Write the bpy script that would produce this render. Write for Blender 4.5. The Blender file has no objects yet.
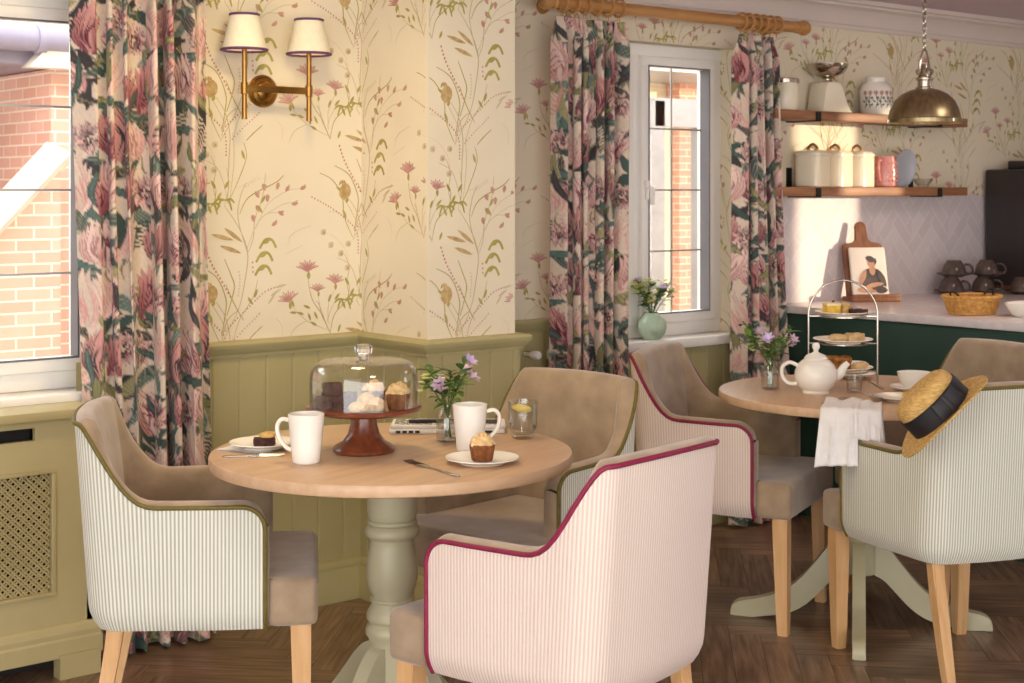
import bpy, bmesh, math, random
import numpy as np
from mathutils import Vector, Matrix
PI = math.pi
sc = bpy.context.scene
COL = sc.collection

# ------------------------------------------------------------------ materials
def lin(c):
    return tuple(((v/255)/12.92 if v/255 <= .04045 else ((v/255+.055)/1.055)**2.4) for v in c)
class NT:
    def __init__(s, name):
        s.m = bpy.data.materials.new(name); s.m.use_nodes = True
        s.t = s.m.node_tree; s.n = s.t.nodes; s.l = s.t.links
        s.b = s.n['Principled BSDF']; s.out = s.n['Material Output']
    def add(s, typ, **kw):
        n = s.n.new(typ)
        for k, v in kw.items():
            if k in n.inputs.keys() and not hasattr(n, k): n.inputs[k].default_value = v
            else: setattr(n, k, v)
        return n
    def link(s, a, b): s.l.new(a, b)
def setb(b, rough=.5, metal=0, spec=.5, sheen=0, coat=0):
    b.inputs['Roughness'].default_value = rough; b.inputs['Metallic'].default_value = metal
    b.inputs['Specular IOR Level'].default_value = spec
    b.inputs['Sheen Weight'].default_value = sheen; b.inputs['Coat Weight'].default_value = coat
def mat(name, c1, c2=None, scale=8, rough=.5, metal=0, spec=.5, sheen=0, coat=0, bump=0, bscale=None, stretch=(1,1,1), detail=4, coords='Object', contrast=(.35,.65)):
    """noise mixed between two colours, with optional noise bump"""
    N = NT(name); setb(N.b, rough, metal, spec, sheen, coat)
    if c2 is None: c2 = tuple(v*.94 for v in c1)
    tc = N.add('ShaderNodeTexCoord'); mp = N.add('ShaderNodeMapping'); mp.inputs['Scale'].default_value = stretch
    N.link(tc.outputs[coords], mp.inputs['Vector'])
    ns = N.add('ShaderNodeTexNoise'); ns.inputs['Scale'].default_value = scale; ns.inputs['Detail'].default_value = detail
    N.link(mp.outputs[0], ns.inputs['Vector'])
    r = N.add('ShaderNodeValToRGB'); e = r.color_ramp.elements
    e[0].position, e[1].position = contrast; e[0].color = (*lin(c1), 1); e[1].color = (*lin(c2), 1)
    N.link(ns.outputs['Fac'], r.inputs['Fac']); N.link(r.outputs['Color'], N.b.inputs['Base Color'])
    if bump:
        n2 = N.add('ShaderNodeTexNoise'); n2.inputs['Scale'].default_value = bscale or scale*4; n2.inputs['Detail'].default_value = 3
        N.link(mp.outputs[0], n2.inputs['Vector'])
        bp = N.add('ShaderNodeBump'); bp.inputs['Strength'].default_value = bump; bp.inputs['Distance'].default_value = .004
        N.link(n2.outputs['Fac'], bp.inputs['Height']); N.link(bp.outputs[0], N.b.inputs['Normal'])
    return N.m
def wood(name, c1, c2, along=(1,12,12), scale=4, rough=.45, coat=0):
    return mat(name, c1, c2, scale=scale, rough=rough, stretch=along, detail=6, bump=.08, coat=coat, contrast=(.3,.7))
def stripe(name, c1, c2, period):
    N = NT(name); setb(N.b, .85, spec=.2, sheen=.25)
    uv = N.add('ShaderNodeUVMap'); sp = N.add('ShaderNodeSeparateXYZ'); N.link(uv.outputs[0], sp.inputs[0])
    m1 = N.add('ShaderNodeMath', operation='MULTIPLY'); m1.inputs[1].default_value = 2*PI/period; N.link(sp.outputs['X'], m1.inputs[0])
    s = N.add('ShaderNodeMath', operation='SINE'); N.link(m1.outputs[0], s.inputs[0])
    r = N.add('ShaderNodeValToRGB'); e = r.color_ramp.elements
    m2 = N.add('ShaderNodeMath', operation='MULTIPLY_ADD'); m2.inputs[1].default_value = .5; m2.inputs[2].default_value = .5; N.link(s.outputs[0], m2.inputs[0])
    e[0].position = .38; e[1].position = .62; e[0].color = (*lin(c1), 1); e[1].color = (*lin(c2), 1)
    N.link(m2.outputs[0], r.inputs['Fac'])
    ns = N.add('ShaderNodeTexNoise'); ns.inputs['Scale'].default_value = 600
    tc = N.add('ShaderNodeTexCoord'); N.link(tc.outputs['Object'], ns.inputs['Vector'])
    mx = N.add('ShaderNodeMixRGB', blend_type='SOFT_LIGHT'); mx.inputs[0].default_value = .25
    N.link(r.outputs[0], mx.inputs[1]); N.link(ns.outputs['Fac'], mx.inputs[2]); N.link(mx.outputs[0], N.b.inputs['Base Color'])
    bp = N.add('ShaderNodeBump'); bp.inputs['Strength'].default_value = .25; bp.inputs['Distance'].default_value = .002
    N.link(m2.outputs[0], bp.inputs['Height']); N.link(bp.outputs[0], N.b.inputs['Normal'])
    return N.m
def glass(name, tint=(1,1,1), fr=1.0):
    """thin clear glass: see-through with a fresnel reflection"""
    N = NT(name); N.n.remove(N.b)
    tr = N.add('ShaderNodeBsdfTransparent'); tr.inputs[0].default_value = (*tint, 1)
    gl = N.add('ShaderNodeBsdfGlossy'); gl.inputs['Roughness'].default_value = .02
    lw = N.add('ShaderNodeLayerWeight'); lw.inputs['Blend'].default_value = .5
    pw = N.add('ShaderNodeMath', operation='POWER'); pw.inputs[1].default_value = 3; N.link(lw.outputs['Facing'], pw.inputs[0])
    ml = N.add('ShaderNodeMath', operation='MULTIPLY_ADD'); ml.inputs[1].default_value = .62*fr; ml.inputs[2].default_value = .045*fr; ml.use_clamp = True; N.link(pw.outputs[0], ml.inputs[0])
    mx = N.add('ShaderNodeMixShader'); N.link(ml.outputs[0], mx.inputs[0]); N.link(tr.outputs[0], mx.inputs[1]); N.link(gl.outputs[0], mx.inputs[2])
    N.link(mx.outputs[0], N.out.inputs[0]); return N.m
def attr_mat(name, rough=.85, sheen=.2, weave=900):
    N = NT(name); setb(N.b, rough, spec=.2, sheen=sheen)
    a = N.add('ShaderNodeVertexColor'); a.layer_name = 'print'
    N.link(a.outputs[0], N.b.inputs['Base Color'])
    tc = N.add('ShaderNodeTexCoord'); ns = N.add('ShaderNodeTexNoise'); ns.inputs['Scale'].default_value = weave
    N.link(tc.outputs['Object'], ns.inputs[0]); bp = N.add('ShaderNodeBump'); bp.inputs['Strength'].default_value = .1; bp.inputs['Distance'].default_value = .001
    N.link(ns.outputs['Fac'], bp.inputs['Height']); N.link(bp.outputs[0], N.b.inputs['Normal'])
    return N.m
def brick(name, c1, c2, mortar, scale=1.0, bw=.225, bh=.075, coords='UV'):
    N = NT(name); setb(N.b, .9, spec=.2)
    uv = N.add('ShaderNodeUVMap'); b = N.add('ShaderNodeTexBrick')
    b.inputs['Scale'].default_value = scale; b.inputs['Brick Width'].default_value = bw; b.inputs['Row Height'].default_value = bh
    b.inputs['Mortar Size'].default_value = .006; b.inputs['Color1'].default_value = (*lin(c1),1); b.inputs['Color2'].default_value = (*lin(c2),1); b.inputs['Mortar'].default_value = (*lin(mortar),1)
    N.link(uv.outputs[0], b.inputs['Vector']); N.link(b.outputs['Color'], N.b.inputs['Base Color']); return N.m

M = {}
M['paper'] = mat('wallpaper cream', (234,223,199), (229,217,192), scale=3, rough=.8, spec=.2, bump=.03, bscale=200)
M['p_stem'] = mat('print stem', (196,180,136), rough=.8, spec=.2)
M['p_olive'] = mat('print olive', (184,172,104), (166,154,82), scale=30, rough=.8, spec=.2)
M['p_pink'] = mat('print pink', (208,160,150), (190,136,128), scale=40, rough=.8, spec=.2)
M['p_beige'] = mat('print beige', (205,178,128), (178,148,100), scale=50, rough=.8, spec=.2)
M['p_soft'] = mat('print pale taupe', (214,198,168), (203,186,154), scale=40, rough=.8, spec=.2)
M['sage'] = mat('olive green painted panelling', (184,174,128), (178,168,122), scale=4, rough=.45, spec=.4)
M['sage_pale'] = mat('pale green paint', (186,180,150), (180,174,143), scale=5, rough=.4, spec=.5)
M['cover'] = mat('khaki paint', (186,172,126), (180,166,121), scale=5, rough=.5, spec=.4)
M['white'] = mat('white window paint', (250,248,242), (247,244,238), scale=4, rough=.35)
M['ceiling'] = mat('ceiling paint', (216,198,204), (212,194,201), scale=3, rough=.9, spec=.1)
M['cornice'] = mat('cornice paint', (222,208,200), (218,204,197), scale=3, rough=.8, spec=.2)
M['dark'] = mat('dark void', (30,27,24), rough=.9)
M['gasket'] = mat('grey glazing gasket', (112,112,116), rough=.6)
M['lead'] = mat('lead strip', (196,196,194), rough=.4, metal=.4)
M['pane'] = glass('window pane', (.97,.98,.98), .6)
M['oak'] = wood('light oak top', (210,176,141), (195,159,124), along=(1.2,14,14), scale=3, rough=.4)
M['oak_edge'] = wood('light oak edge', (214,174,122), (198,156,104), along=(2,2,20), scale=4, rough=.45)
M['beech'] = wood('beech leg', (222,180,130), (206,160,108), along=(12,12,1.2), scale=4, rough=.4)
M['pole'] = wood('honey oak pole', (190,140,82), (172,120,64), along=(1.5,12,12), scale=4, rough=.35)
M['shelfwood'] = wood('shelf plank', (164,112,74), (124,82,52), along=(1.2,14,14), scale=4, rough=.5)
M['mahog'] = wood('reddish turned wood', (134,72,44), (96,46,28), along=(14,1.5,14), scale=5, rough=.28, coat=.3)
M['boardwood'] = wood('acacia board', (136,84,50), (104,60,34), along=(14,14,1.5), scale=5, rough=.45)
M['taupe'] = mat('taupe velvet', (169,147,120), (149,127,102), scale=14, rough=.75, spec=.25, sheen=.55, bump=.12, bscale=260, detail=6)
M['str_green'] = stripe('sage stripe', (230,228,218), (178,180,160), .0088)
M['str_pink'] = stripe('blush stripe', (229,213,202), (209,189,177), .0085)
M['pip_olive'] = mat('olive piping', (112,98,36), (98,86,30), scale=60, rough=.6)
M['pip_plum'] = mat('plum piping', (138,24,66), (120,18,56), scale=60, rough=.6)
M['brass'] = mat('aged brass', (176,134,72), (160,118,60), scale=20, rough=.28, metal=1)
M['brass_brush'] = mat('brushed brass', (172,156,120), (146,130,98), scale=10, rough=.34, metal=1, stretch=(6,6,1))
M['nickel'] = mat('polished nickel', (205,196,184), (190,182,170), scale=8, rough=.18, metal=1)
M['steel'] = mat('cutlery steel', (200,196,190), (188,184,178), scale=8, rough=.22, metal=1)
M['shade'] = mat('cream lampshade linen', (246,238,214), (241,232,206), scale=60, rough=.85, spec=.1)
M['purple'] = mat('purple trim', (104,62,110), rough=.7)
M['chinawhite'] = mat('white glazed china', (244,240,230), (241,236,225), scale=6, rough=.18, spec=.55)
M['creamware'] = mat('cream glazed ceramic', (234,223,199), (229,217,192), scale=6, rough=.25)
M['linen'] = mat('white napkin linen', (240,236,232), (233,229,226), scale=30, rough=.9, spec=.15, sheen=.2, bump=.1, bscale=500)
M['clear'] = glass('clear glassware', (.985,.99,.985), 1.25)
M['crystal'] = None
M['rimglass'] = glass('thick clear glass', (.97,.98,.975), 2.0)
M['water'] = glass('water', (.985,.99,.98), .8)
M['choc'] = mat('chocolate crumb', (92,56,50), (62,34,32), scale=90, rough=.85, bump=.8, bscale=120)
M['cookie'] = mat('oat cookie', (222,186,120), (196,152,88), scale=70, rough=.9, bump=.8, bscale=110)
M['crumble'] = mat('crumble topping', (240,212,160), (214,172,112), scale=80, rough=.9, bump=.9, bscale=130)
M['sponge'] = mat('brown muffin sponge', (150,92,46), (112,64,30), scale=80, rough=.9, bump=.8, bscale=120)
M['flapjack'] = mat('golden oat slice', (190,132,64), (150,96,42), scale=80, rough=.9, bump=.8, bscale=120)
M['lemoncake'] = mat('yellow sponge', (236,196,84), (222,176,64), scale=70, rough=.9, bump=.5, bscale=120)
M['icing'] = mat('cream icing', (244,228,186), (236,216,170), scale=20, rough=.6)
M['scone'] = mat('pale scone', (226,196,146), (206,170,116), scale=40, rough=.9, bump=.4, bscale=90)
M['newsprint'] = mat('newsprint', (236,232,226), (222,218,212), scale=30, rough=.9, spec=.1)
M['ink'] = mat('black ink', (38,36,36), (60,58,58), scale=60, rough=.8)
M['leafg'] = mat('fresh green leaf', (112,150,54), (84,124,40), scale=30, rough=.55)
M['leafd'] = mat('dark green leaf', (70,104,50), (52,84,42), scale=30, rough=.5)
M['stemg'] = mat('green stem', (92,122,56), (80,106,48), scale=30, rough=.6)
M['petal_lime'] = mat('lime blossom', (238,240,196), (222,230,160), scale=40, rough=.7)
M['petal_pink'] = mat('mauve pink petal', (232,206,222), (206,164,194), scale=25, rough=.7)
M['petal_yel'] = mat('pale yellow blossom', (236,230,150), (220,214,120), scale=40, rough=.7)
M['petal_lil'] = mat('lilac petal', (206,186,220), (186,160,206), scale=30, rough=.7)
M['mint'] = mat('mint green glaze', (198,220,192), (184,208,180), scale=10, rough=.25)
M['lemon'] = mat('lemon flesh', (244,212,84), (238,224,140), scale=60, rough=.4)
M['straw'] = mat('plaited straw', (228,190,118), (196,152,84), scale=60, rough=.7, bump=.9, bscale=150, stretch=(1,1,4))
M['ribbon'] = mat('black ribbon', (26,25,30), (36,35,40), scale=40, rough=.55)
M['wicker'] = mat('golden wicker', (220,170,92), (184,130,62), scale=70, rough=.6, bump=.6, bscale=140)
M['tealcab'] = mat('dark green cabinet paint', (44,72,62), (40,67,58), scale=5, rough=.5, spec=.3)
M['worktop'] = mat('pale quartz', (216,206,206), (224,216,216), scale=25, rough=.22)
M['blackmetal'] = mat('black iron', (34,31,30), rough=.5, metal=.5)
M['blackplastic'] = mat('black casing', (46,40,40), (42,36,37), scale=6, rough=.4)
M['browncup'] = mat('dark brown glaze', (92,76,70), (74,60,56), scale=20, rough=.18)
M['pinkjug'] = mat('pink glaze', (214,148,140), (204,134,126), scale=12, rough=.22)
M['bluegrey'] = mat('blue grey glaze', (186,188,196), (176,178,188), scale=14, rough=.22)
def crystal():
    N = NT('solid cut glass'); N.b.inputs['Transmission Weight'].default_value = 1; N.b.inputs['Roughness'].default_value = .03; N.b.inputs['IOR'].default_value = 1.45; N.b.inputs['Base Color'].default_value = (.97, .98, .97, 1); return N.m
M['crystal'] = crystal()
M['bookpage'] = mat('pale cover', (226,216,206), (214,204,194), scale=10, rough=.5)
M['bookdark'] = mat('cover dark print', (88,78,76), (60,52,52), scale=20, rough=.5)
M['bookskin'] = mat('cover warm print', (196,150,122), (176,130,104), scale=20, rough=.5)
M['gutter'] = mat('grey plastic gutter', (146,140,160), (136,130,150), scale=6, rough=.4)
M['rooftile'] = mat('pale roof tile', (226,220,206), (206,196,178), scale=8, rough=.9)
M['greyframe'] = mat('dark grey frame', (158,153,152), (148,143,143), scale=6, rough=.4)
M['extglass'] = mat('dusky outside glass', (140,134,156), (110,104,130), scale=2, rough=.1)
M['stone'] = mat('pale coping stone', (230,220,206), (214,203,188), scale=8, rough=.85)
M['brick'] = brick('sunny red brick', (232,188,170), (222,172,154), (240,226,212), 1.45)  # paled so that overexposed daylight sits in its colour
M['brickdim'] = brick('shaded red brick', (222,168,146), (210,152,132), (230,212,194), 1.45)  # darker copy of the brick; the dimmer view is put into its colour
M['brickpale'] = brick('buff brick', (232,220,196), (224,210,186), (236,226,206), 1.45)
M['sandy'] = mat('sandy shutter paint', (238,230,204), (230,222,194), scale=4, rough=.8)
M['paving'] = mat('pale paving', (206,196,182), (190,180,166), scale=3, rough=.9)
M['fabric'] = attr_mat('floral curtain cotton')

# ------------------------------------------------------------------ mesh helpers
class MB:
    def __init__(s): s.v = []; s.f = []; s.m = []; s.uv = []
    def add(s, vs, fs, m=0, uv=None):
        o = len(s.v); s.v.extend([tuple(v) for v in vs])
        for f in fs:
            s.f.append([o+i for i in f]); s.m.append(m)
            s.uv.append([uv[i] for i in f] if uv else None)
        return s
    def xf(s, mtx):
        s.v = [tuple(mtx @ Vector(v)) for v in s.v]; return s
    def join(s, o, m=None):
        b = len(s.v); s.v.extend(o.v)
        for f, mm, u in zip(o.f, o.m, o.uv):
            s.f.append([b+i for i in f]); s.m.append(mm if m is None else m); s.uv.append(u)
        return s
    def mesh(s, name, mats, angle=38):
        me = bpy.data.meshes.new(name); me.from_pydata(s.v, [], s.f)
        if not isinstance(mats, (list, tuple)): mats = [mats]
        for m in mats: me.materials.append(m)
        me.polygons.foreach_set('material_index', s.m)
        me.polygons.foreach_set('use_smooth', [True]*len(s.f))
        if any(u is not None for u in s.uv):
            ul = me.uv_layers.new(name='UVMap'); dat = []
            for f, u in zip(s.f, s.uv):
                for k in range(len(f)): dat.extend(u[k] if u else (0, 0))
            ul.data.foreach_set('uv', dat)
        me.update(); me.validate()
        bm = bmesh.new(); bm.from_mesh(me); bmesh.ops.recalc_face_normals(bm, faces=bm.faces); bm.to_mesh(me); bm.free()
        me.set_sharp_from_angle(angle=math.radians(angle))
        return me
    def build(s, name, mats, parent=None, angle=38):
        o = bpy.data.objects.new(name, s.mesh(name, mats, angle)); COL.objects.link(o)
        if parent is not None: o.parent = parent
        return o
def box(x0, x1, y0, y1, z0, z1, m=0, bev=0, seg=2):
    b = MB()
    vs = [(x, y, z) for x in (x0, x1) for y in (y0, y1) for z in (z0, z1)]
    fs = [(0,1,3,2), (4,6,7,5), (0,4,5,1), (2,3,7,6), (0,2,6,4), (1,5,7,3)]
    if not bev: return b.add(vs, fs, m)
    bm = bmesh.new(); bv = [bm.verts.new(v) for v in vs]
    for f in fs: bm.faces.new([bv[i] for i in f])
    bmesh.ops.bevel(bm, geom=bm.edges[:], offset=bev, segments=seg, profile=.5, affect='EDGES')
    return from_bm(bm, m)
def from_bm(bm, m=0):
    b = MB(); bm.verts.index_update()
    b.add([v.co[:] for v in bm.verts], [[v.index for v in f.verts] for f in bm.faces], m); bm.free(); return b
def prism(outline, z0, z1, m=0, bev=0, seg=2):
    """outline (x,y) extruded in z"""
    bm = bmesh.new(); n = len(outline)
    a = [bm.verts.new((x, y, z0)) for x, y in outline]; c = [bm.verts.new((x, y, z1)) for x, y in outline]
    bm.faces.new(a[::-1]); bm.faces.new(c)
    for i in range(n): bm.faces.new((a[i], a[(i+1) % n], c[(i+1) % n], c[i]))
    if bev: bmesh.ops.bevel(bm, geom=bm.edges[:], offset=bev, segments=seg, profile=.5, affect='EDGES')
    return from_bm(bm, m)
def lathe(prof, n=32, c=(0, 0, 0), m=0, sq=None):
    """profile of (r,z); sq = superellipse exponent for rounded squares"""
    b = MB(); vs = []; fs = []; rows = []
    for r, z in prof:
        if r < 1e-6: rows.append([len(vs)]); vs.append((c[0], c[1], c[2]+z)); continue
        row = []
        for k in range(n):
            a = 2*PI*k/n; ca, sa = math.cos(a), math.sin(a)
            q = 1 if sq is None else (abs(ca)**sq+abs(sa)**sq)**(-1/sq)
            row.append(len(vs)); vs.append((c[0]+r*q*ca, c[1]+r*q*sa, c[2]+z))
        rows.append(row)
    for A, B in zip(rows[:-1], rows[1:]):
        for k in range(n):
            k2 = (k+1) % n
            if len(A) == 1 and len(B) == 1: continue
            if len(A) == 1: fs.append((A[0], B[k], B[k2]))
            elif len(B) == 1: fs.append((A[k], A[k2], B[0]))
            else: fs.append((A[k], A[k2], B[k2], B[k]))
    return b.add(vs, fs, m)
def cat(pts, n=6, closed=False):
    P = [Vector(p) for p in pts]; out = []; L = len(P)
    for i in range(L if closed else L-1):
        p0 = P[(i-1) % L] if closed or i > 0 else P[0]; p1 = P[i]; p2 = P[(i+1) % L]
        p3 = P[(i+2) % L] if closed or i+2 < L else P[-1]
        for k in range(n):
            t = k/n
            out.append(.5*((2*p1)+(p2-p0)*t+(2*p0-5*p1+4*p2-p3)*t*t+(3*p1-p0-3*p2+p3)*t**3))
    if not closed: out.append(P[-1])
    return out
def tube(pts, rad, n=8, m=0, closed=False, flat=1.0, cap=True):
    P = [Vector(p) for p in pts]; L = len(P); vs = []; fs = []
    R = rad if isinstance(rad, (list, tuple)) else [rad]*L
    def tang(i):
        a = P[(i-1) % L] if closed or i > 0 else P[i]; c = P[(i+1) % L] if closed or i < L-1 else P[i]
        d = c-a
        return d.normalized() if d.length > 1e-9 else Vector((0, 0, 1))
    t0 = tang(0); up = Vector((0, 0, 1)) if abs(t0.z) < .9 else Vector((1, 0, 0))
    nrm = (up-t0*up.dot(t0)).normalized()
    for i in range(L):
        t = tang(i); nrm = (nrm-t*nrm.dot(t))
        nrm = nrm.normalized() if nrm.length > 1e-6 else t.orthogonal().normalized()
        bi = t.cross(nrm)
        for k in range(n):
            a = 2*PI*k/n; vs.append(P[i]+R[i]*(math.cos(a)*nrm+flat*math.sin(a)*bi))
    for i in range(L if closed else L-1):
        j = (i+1) % L
        for k in range(n):
            k2 = (k+1) % n; fs.append((i*n+k, i*n+k2, j*n+k2, j*n+k))
    if cap and not closed:
        fs.append(tuple(range(n))[::-1]); fs.append(tuple((L-1)*n+k for k in range(n)))
    return MB().add(vs, fs, m)
def blob(c, r, seed=0, amp=.12, n=14, m=0, flat_bottom=None):
    """lumpy ellipsoid; r = (rx,ry,rz)"""
    rnd = random.Random(seed); ph = [rnd.uniform(0, 6.28) for _ in range(6)]
    vs = [(0, 0, 1)]; fs = []; rows = n//2
    for i in range(1, rows):
        th = PI*i/rows
        for k in range(n): vs.append((math.sin(th)*math.cos(2*PI*k/n), math.sin(th)*math.sin(2*PI*k/n), math.cos(th)))
    vs.append((0, 0, -1)); last = len(vs)-1
    out = []
    for x, y, z in vs:
        k = 1+amp*(math.sin(3*x+ph[0])*math.sin(4*y+ph[1])+.6*math.sin(7*z+ph[2]+3*x)*math.sin(6*y+ph[3])+.4*rnd.uniform(-1, 1))
        p = [c[0]+x*r[0]*k, c[1]+y*r[1]*k, c[2]+z*r[2]*k]
        if flat_bottom is not None: p[2] = max(p[2], flat_bottom)
        out.append(p)
    for k in range(n): fs.append((0, 1+k, 1+(k+1) % n))
    for i in range(rows-2):
        for k in range(n):
            a = 1+i*n; b2 = a+n; fs.append((a+k, b2+k, b2+(k+1) % n, a+(k+1) % n))
    a = 1+(rows-2)*n
    for k in range(n): fs.append((a+k, last, a+(k+1) % n))
    return MB().add(out, fs, m)
def leaf(base, d, length, width, up=(0, 0, 1), curl=.15, m=0, n=6):
    """lens-shaped leaf from base along d, folded on its midrib"""
    d = Vector(d).normalized(); up = Vector(up); s = d.cross(up)
    s = s.normalized() if s.length > 1e-5 else d.orthogonal().normalized(); u = s.cross(d).normalized(); b = Vector(base); vs = []; fs = []
    for i in range(n+1):
        t = i/n; w = width*.5*math.sin(PI*min(1, t*.96+.04))**.8; c = b+d*length*t-u*curl*length*t*t
        vs += [c-s*w+u*w*.3, c, c+s*w+u*w*.3]
    for i in range(n):
        a = 3*i; fs += [(a, a+1, a+4, a+3), (a+1, a+2, a+5, a+4)]
    return MB().add(vs, fs, m)
def tag(o, label=None, cat_=None, group=None, kind=None):
    if label: o['label'] = label
    if cat_: o['category'] = cat_
    if group: o['group'] = group
    if kind: o['kind'] = kind
    return o
def thing(name, label, cat_, loc=(0, 0, 0), rz=0, group=None):
    o = bpy.data.objects.new(name, None); COL.objects.link(o); o.empty_display_size = .05
    o.location = loc; o.rotation_euler = (0, 0, rz); return tag(o, label, cat_, group)
def struct(name, b, mats, parent=None, angle=38):
    o = b.build(name, mats, parent, angle); o['kind'] = 'structure'; return o
def dup(root, loc, rz, label):
    KIDS = {}
    for o in COL.objects:
        if o.parent: KIDS.setdefault(o.parent.name, []).append(o)
    def cp(o, par):
        c = o.copy(); COL.objects.link(c)
        if par is not None: c.parent = par
        for ch in KIDS.get(o.name, []): cp(ch, c)
        return c
    r = cp(root, None); r.location = loc; r.rotation_euler = (0, 0, rz); r['label'] = label; return r
def sstep(t): t = max(0, min(1, t)); return t*t*(3-2*t)
# ------------------------------------------------------------------ room shell
WY, CEIL = 4.33, 2.26
X0, X1 = -1.6, 8.3
WIN = [(0.55, 1.985), (3.76, 4.79)]; WZ = (.755, 2.0)

def stroke(pts, w, mtl, acc, taper=True):
    P = [Vector((p[0], p[1])) for p in pts]; L = len(P); vs = []
    for i, p in enumerate(P):
        d = P[min(i+1, L-1)]-P[max(i-1, 0)]
        if d.length < 1e-9: d = Vector((1, 0))
        d.normalize(); n = Vector((-d.y, d.x)); t = i/(L-1)
        ww = w*.5*(1 if not taper else (.35+.65*math.sin(PI*min(1, .12+.8*(1-t)))))
        vs.append((p+n*ww, p-n*ww))
    for a, b in zip(vs[:-1], vs[1:]): acc.append(([a[0], a[1], b[1], b[0]], mtl))
def ccat(pts, n=6): return [(p.x, p.y) for p in cat([(a, b, 0) for a, b in pts], n)]
def lens(c, ang, l, w, mtl, acc, n=6, full=.8):
    ca, sa = math.cos(ang), math.sin(ang); up = []; dn = []
    for i in range(n+1):
        t = i/n; h = w*.5*math.sin(PI*t)**full; a = (t-.5)*l
        up.append(Vector((c[0]+a*ca-h*sa, c[1]+a*sa+h*ca))); dn.append(Vector((c[0]+a*ca+h*sa, c[1]+a*sa-h*ca)))
    for i in range(n): acc.append(([up[i], dn[i], dn[i+1], up[i+1]], mtl))
STEM, OLIVE, PINK, BEIGE, SOFT = 1, 2, 3, 4, 5
LAYER = []
def wallpaper_tile():
    """one printed repeat, .51 m wide; list of (polygon, material index)"""
    A = []; q = lambda x, y: ((x-260)*.001, (300-y)*.0008)
    def S(pts, w=.0032, m=STEM): stroke(ccat([q(*p) for p in pts]), w, m, A)
    def beads(pts, m=PINK, step=.0105, r=.0030):
        c = ccat([q(*p) for p in pts], 30); d = 0; last = Vector(c[0])
        for p in c:
            p = Vector(p); d += (p-last).length; last = p
            if d >= step:
                d = 0; A.append(([p+Vector((r*math.cos(k*PI/3), r*1.25*math.sin(k*PI/3))) for k in range(6)], m))
    # long stems
    S([(95, 660), (160, 520), (185, 400), (195, 290), (165, 190), (110, 95)]); S([(195, 290), (160, 150), (168, 60), (190, 0)])
    S([(190, 280), (225, 180), (265, 130), (312, 125)], .0018); S([(165, 130), (200, 60), (300, 0), (330, -30)], .004, OLIVE)
    S([(225, 190), (270, 90), (345, 35), (400, 25)], .0016); S([(265, 130), (330, 90), (372, 84)], .0016); S([(100, 640), (120, 560), (160, 520)])
    S([(120, 600), (70, 500), (35, 460)], .0022)
    S([(20, 340), (80, 380), (115, 470), (112, 540), (100, 620)], .004, OLIVE); S([(110, 310), (132, 370), (146, 420), (135, 480), (118, 540)], .0042, OLIVE)
    S([(590, 70), (622, 130), (640, 220), (636, 330), (632, 500)]); S([(650, 210), (655, 320), (640, 480)], .002); S([(625, 0), (655, 80), (690, 150)], .0035, OLIVE)
    S([(190, 655), (215, 625), (250, 590)], .004, BEIGE); S([(335, 300), (370, 280), (405, 262)], .0016, SOFT); S([(345, 260), (360, 220), (410, 190)], .0014, SOFT)
    S([(300, 560), (325, 600), (322, 650)], .0014, SOFT); S([(150, 25), (200, 0), (235, -30)], .0016, SOFT)
    S([(95, 650), (60, 560), (50, 470), (10, 400), (-40, 372)], .0036, OLIVE); S([(140, 655), (165, 560), (215, 470), (232, 400)], .0028); S([(195, 290), (215, 230), (222, 150), (250, 60), (262, -40)], .0028)
    S([(632, 500), (618, 420), (590, 350), (540, 320)], .002); S([(640, 480), (672, 400), (700, 310), (690, 250)], .003, OLIVE); S([(512, 640), (530, 560), (580, 500), (590, 440)], .003, OLIVE); S([(505, 630), (470, 520), (455, 500)], .002)
    S([(110, 95), (125, 20), (118, -60)], .0026); S([(85, 90), (70, 20), (78, -50), (60, -110)], .0026); S([(350, 660), (372, 610), (420, 580)], .0018)
    for x, y, a in [(225, 455, 1.2), (205, 485, 2.2), (60, 545, 2.0), (40, 440, 2.6), (252, 70, 1.0), (240, 110, 2.2), (688, 300, 1.9), (600, 470, 1.0), (566, 520, 2.0), (118, 10, 1.0), (70, 10, 2.1)]: lens(q(x, y), a, .034, .010, OLIVE, A)
    for x, y, a in [(300, 455, .5), (285, 480, .9), (318, 430, .2)]: lens(q(x, y), a, .05, .008, SOFT, A)
    # beaded sprays
    beads([(35, 240), (60, 320), (100, 400), (135, 470)], r=.0038, step=.0125); beads([(160, 350), (166, 400), (160, 460)], SOFT); beads([(105, 610), (150, 560), (200, 510), (260, 450), (330, 425)])
    beads([(130, 660), (180, 600), (215, 565), (245, 530)], PINK, .011, .0025); beads([(430, 55), (520, 110), (590, 170), (622, 220), (626, 310)]); beads([(212, 310), (214, 370)], PINK, .014, .0034)
    beads([(345, 240), (375, 205), (435, 182)], SOFT, .010, .0022); beads([(500, 120), (560, 135), (610, 190)], SOFT, .012, .0022); beads([(170, 30), (205, 5), (240, -20)], SOFT, .010, .0025)
    # teardrop buds
    for x, y, a in [(230, 50, 2.2), (268, 65, 1.6), (232, 108, 2.1), (215, 148, 1.9), (320, 128, 2.6), (373, 88, .2), (405, 22, .4), (345, 25, .9), (307, 15, 1.4), (295, 170, .6), (255, 20, 2)]:
        lens(q(x, y), a, .027, .0135, PINK, A); lens(q(x+5, y-8), a+.5, .016, .006, BEIGE, A)
    # folded leaves in threes, tufts, taupe leaves
    for x, y in [(275, 240), (262, 295), (258, 350)]:
        stroke(ccat([q(x-36, y+32), q(x-18, y), q(x, y-8)]), .009, OLIVE, A, False); stroke(ccat([q(x, y-8), q(x+14, y+2), q(x+26, y+30)]), .009, OLIVE, A, False)
        lens(q(x-8, y+2), .6, .03, .014, OLIVE, A)
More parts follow.
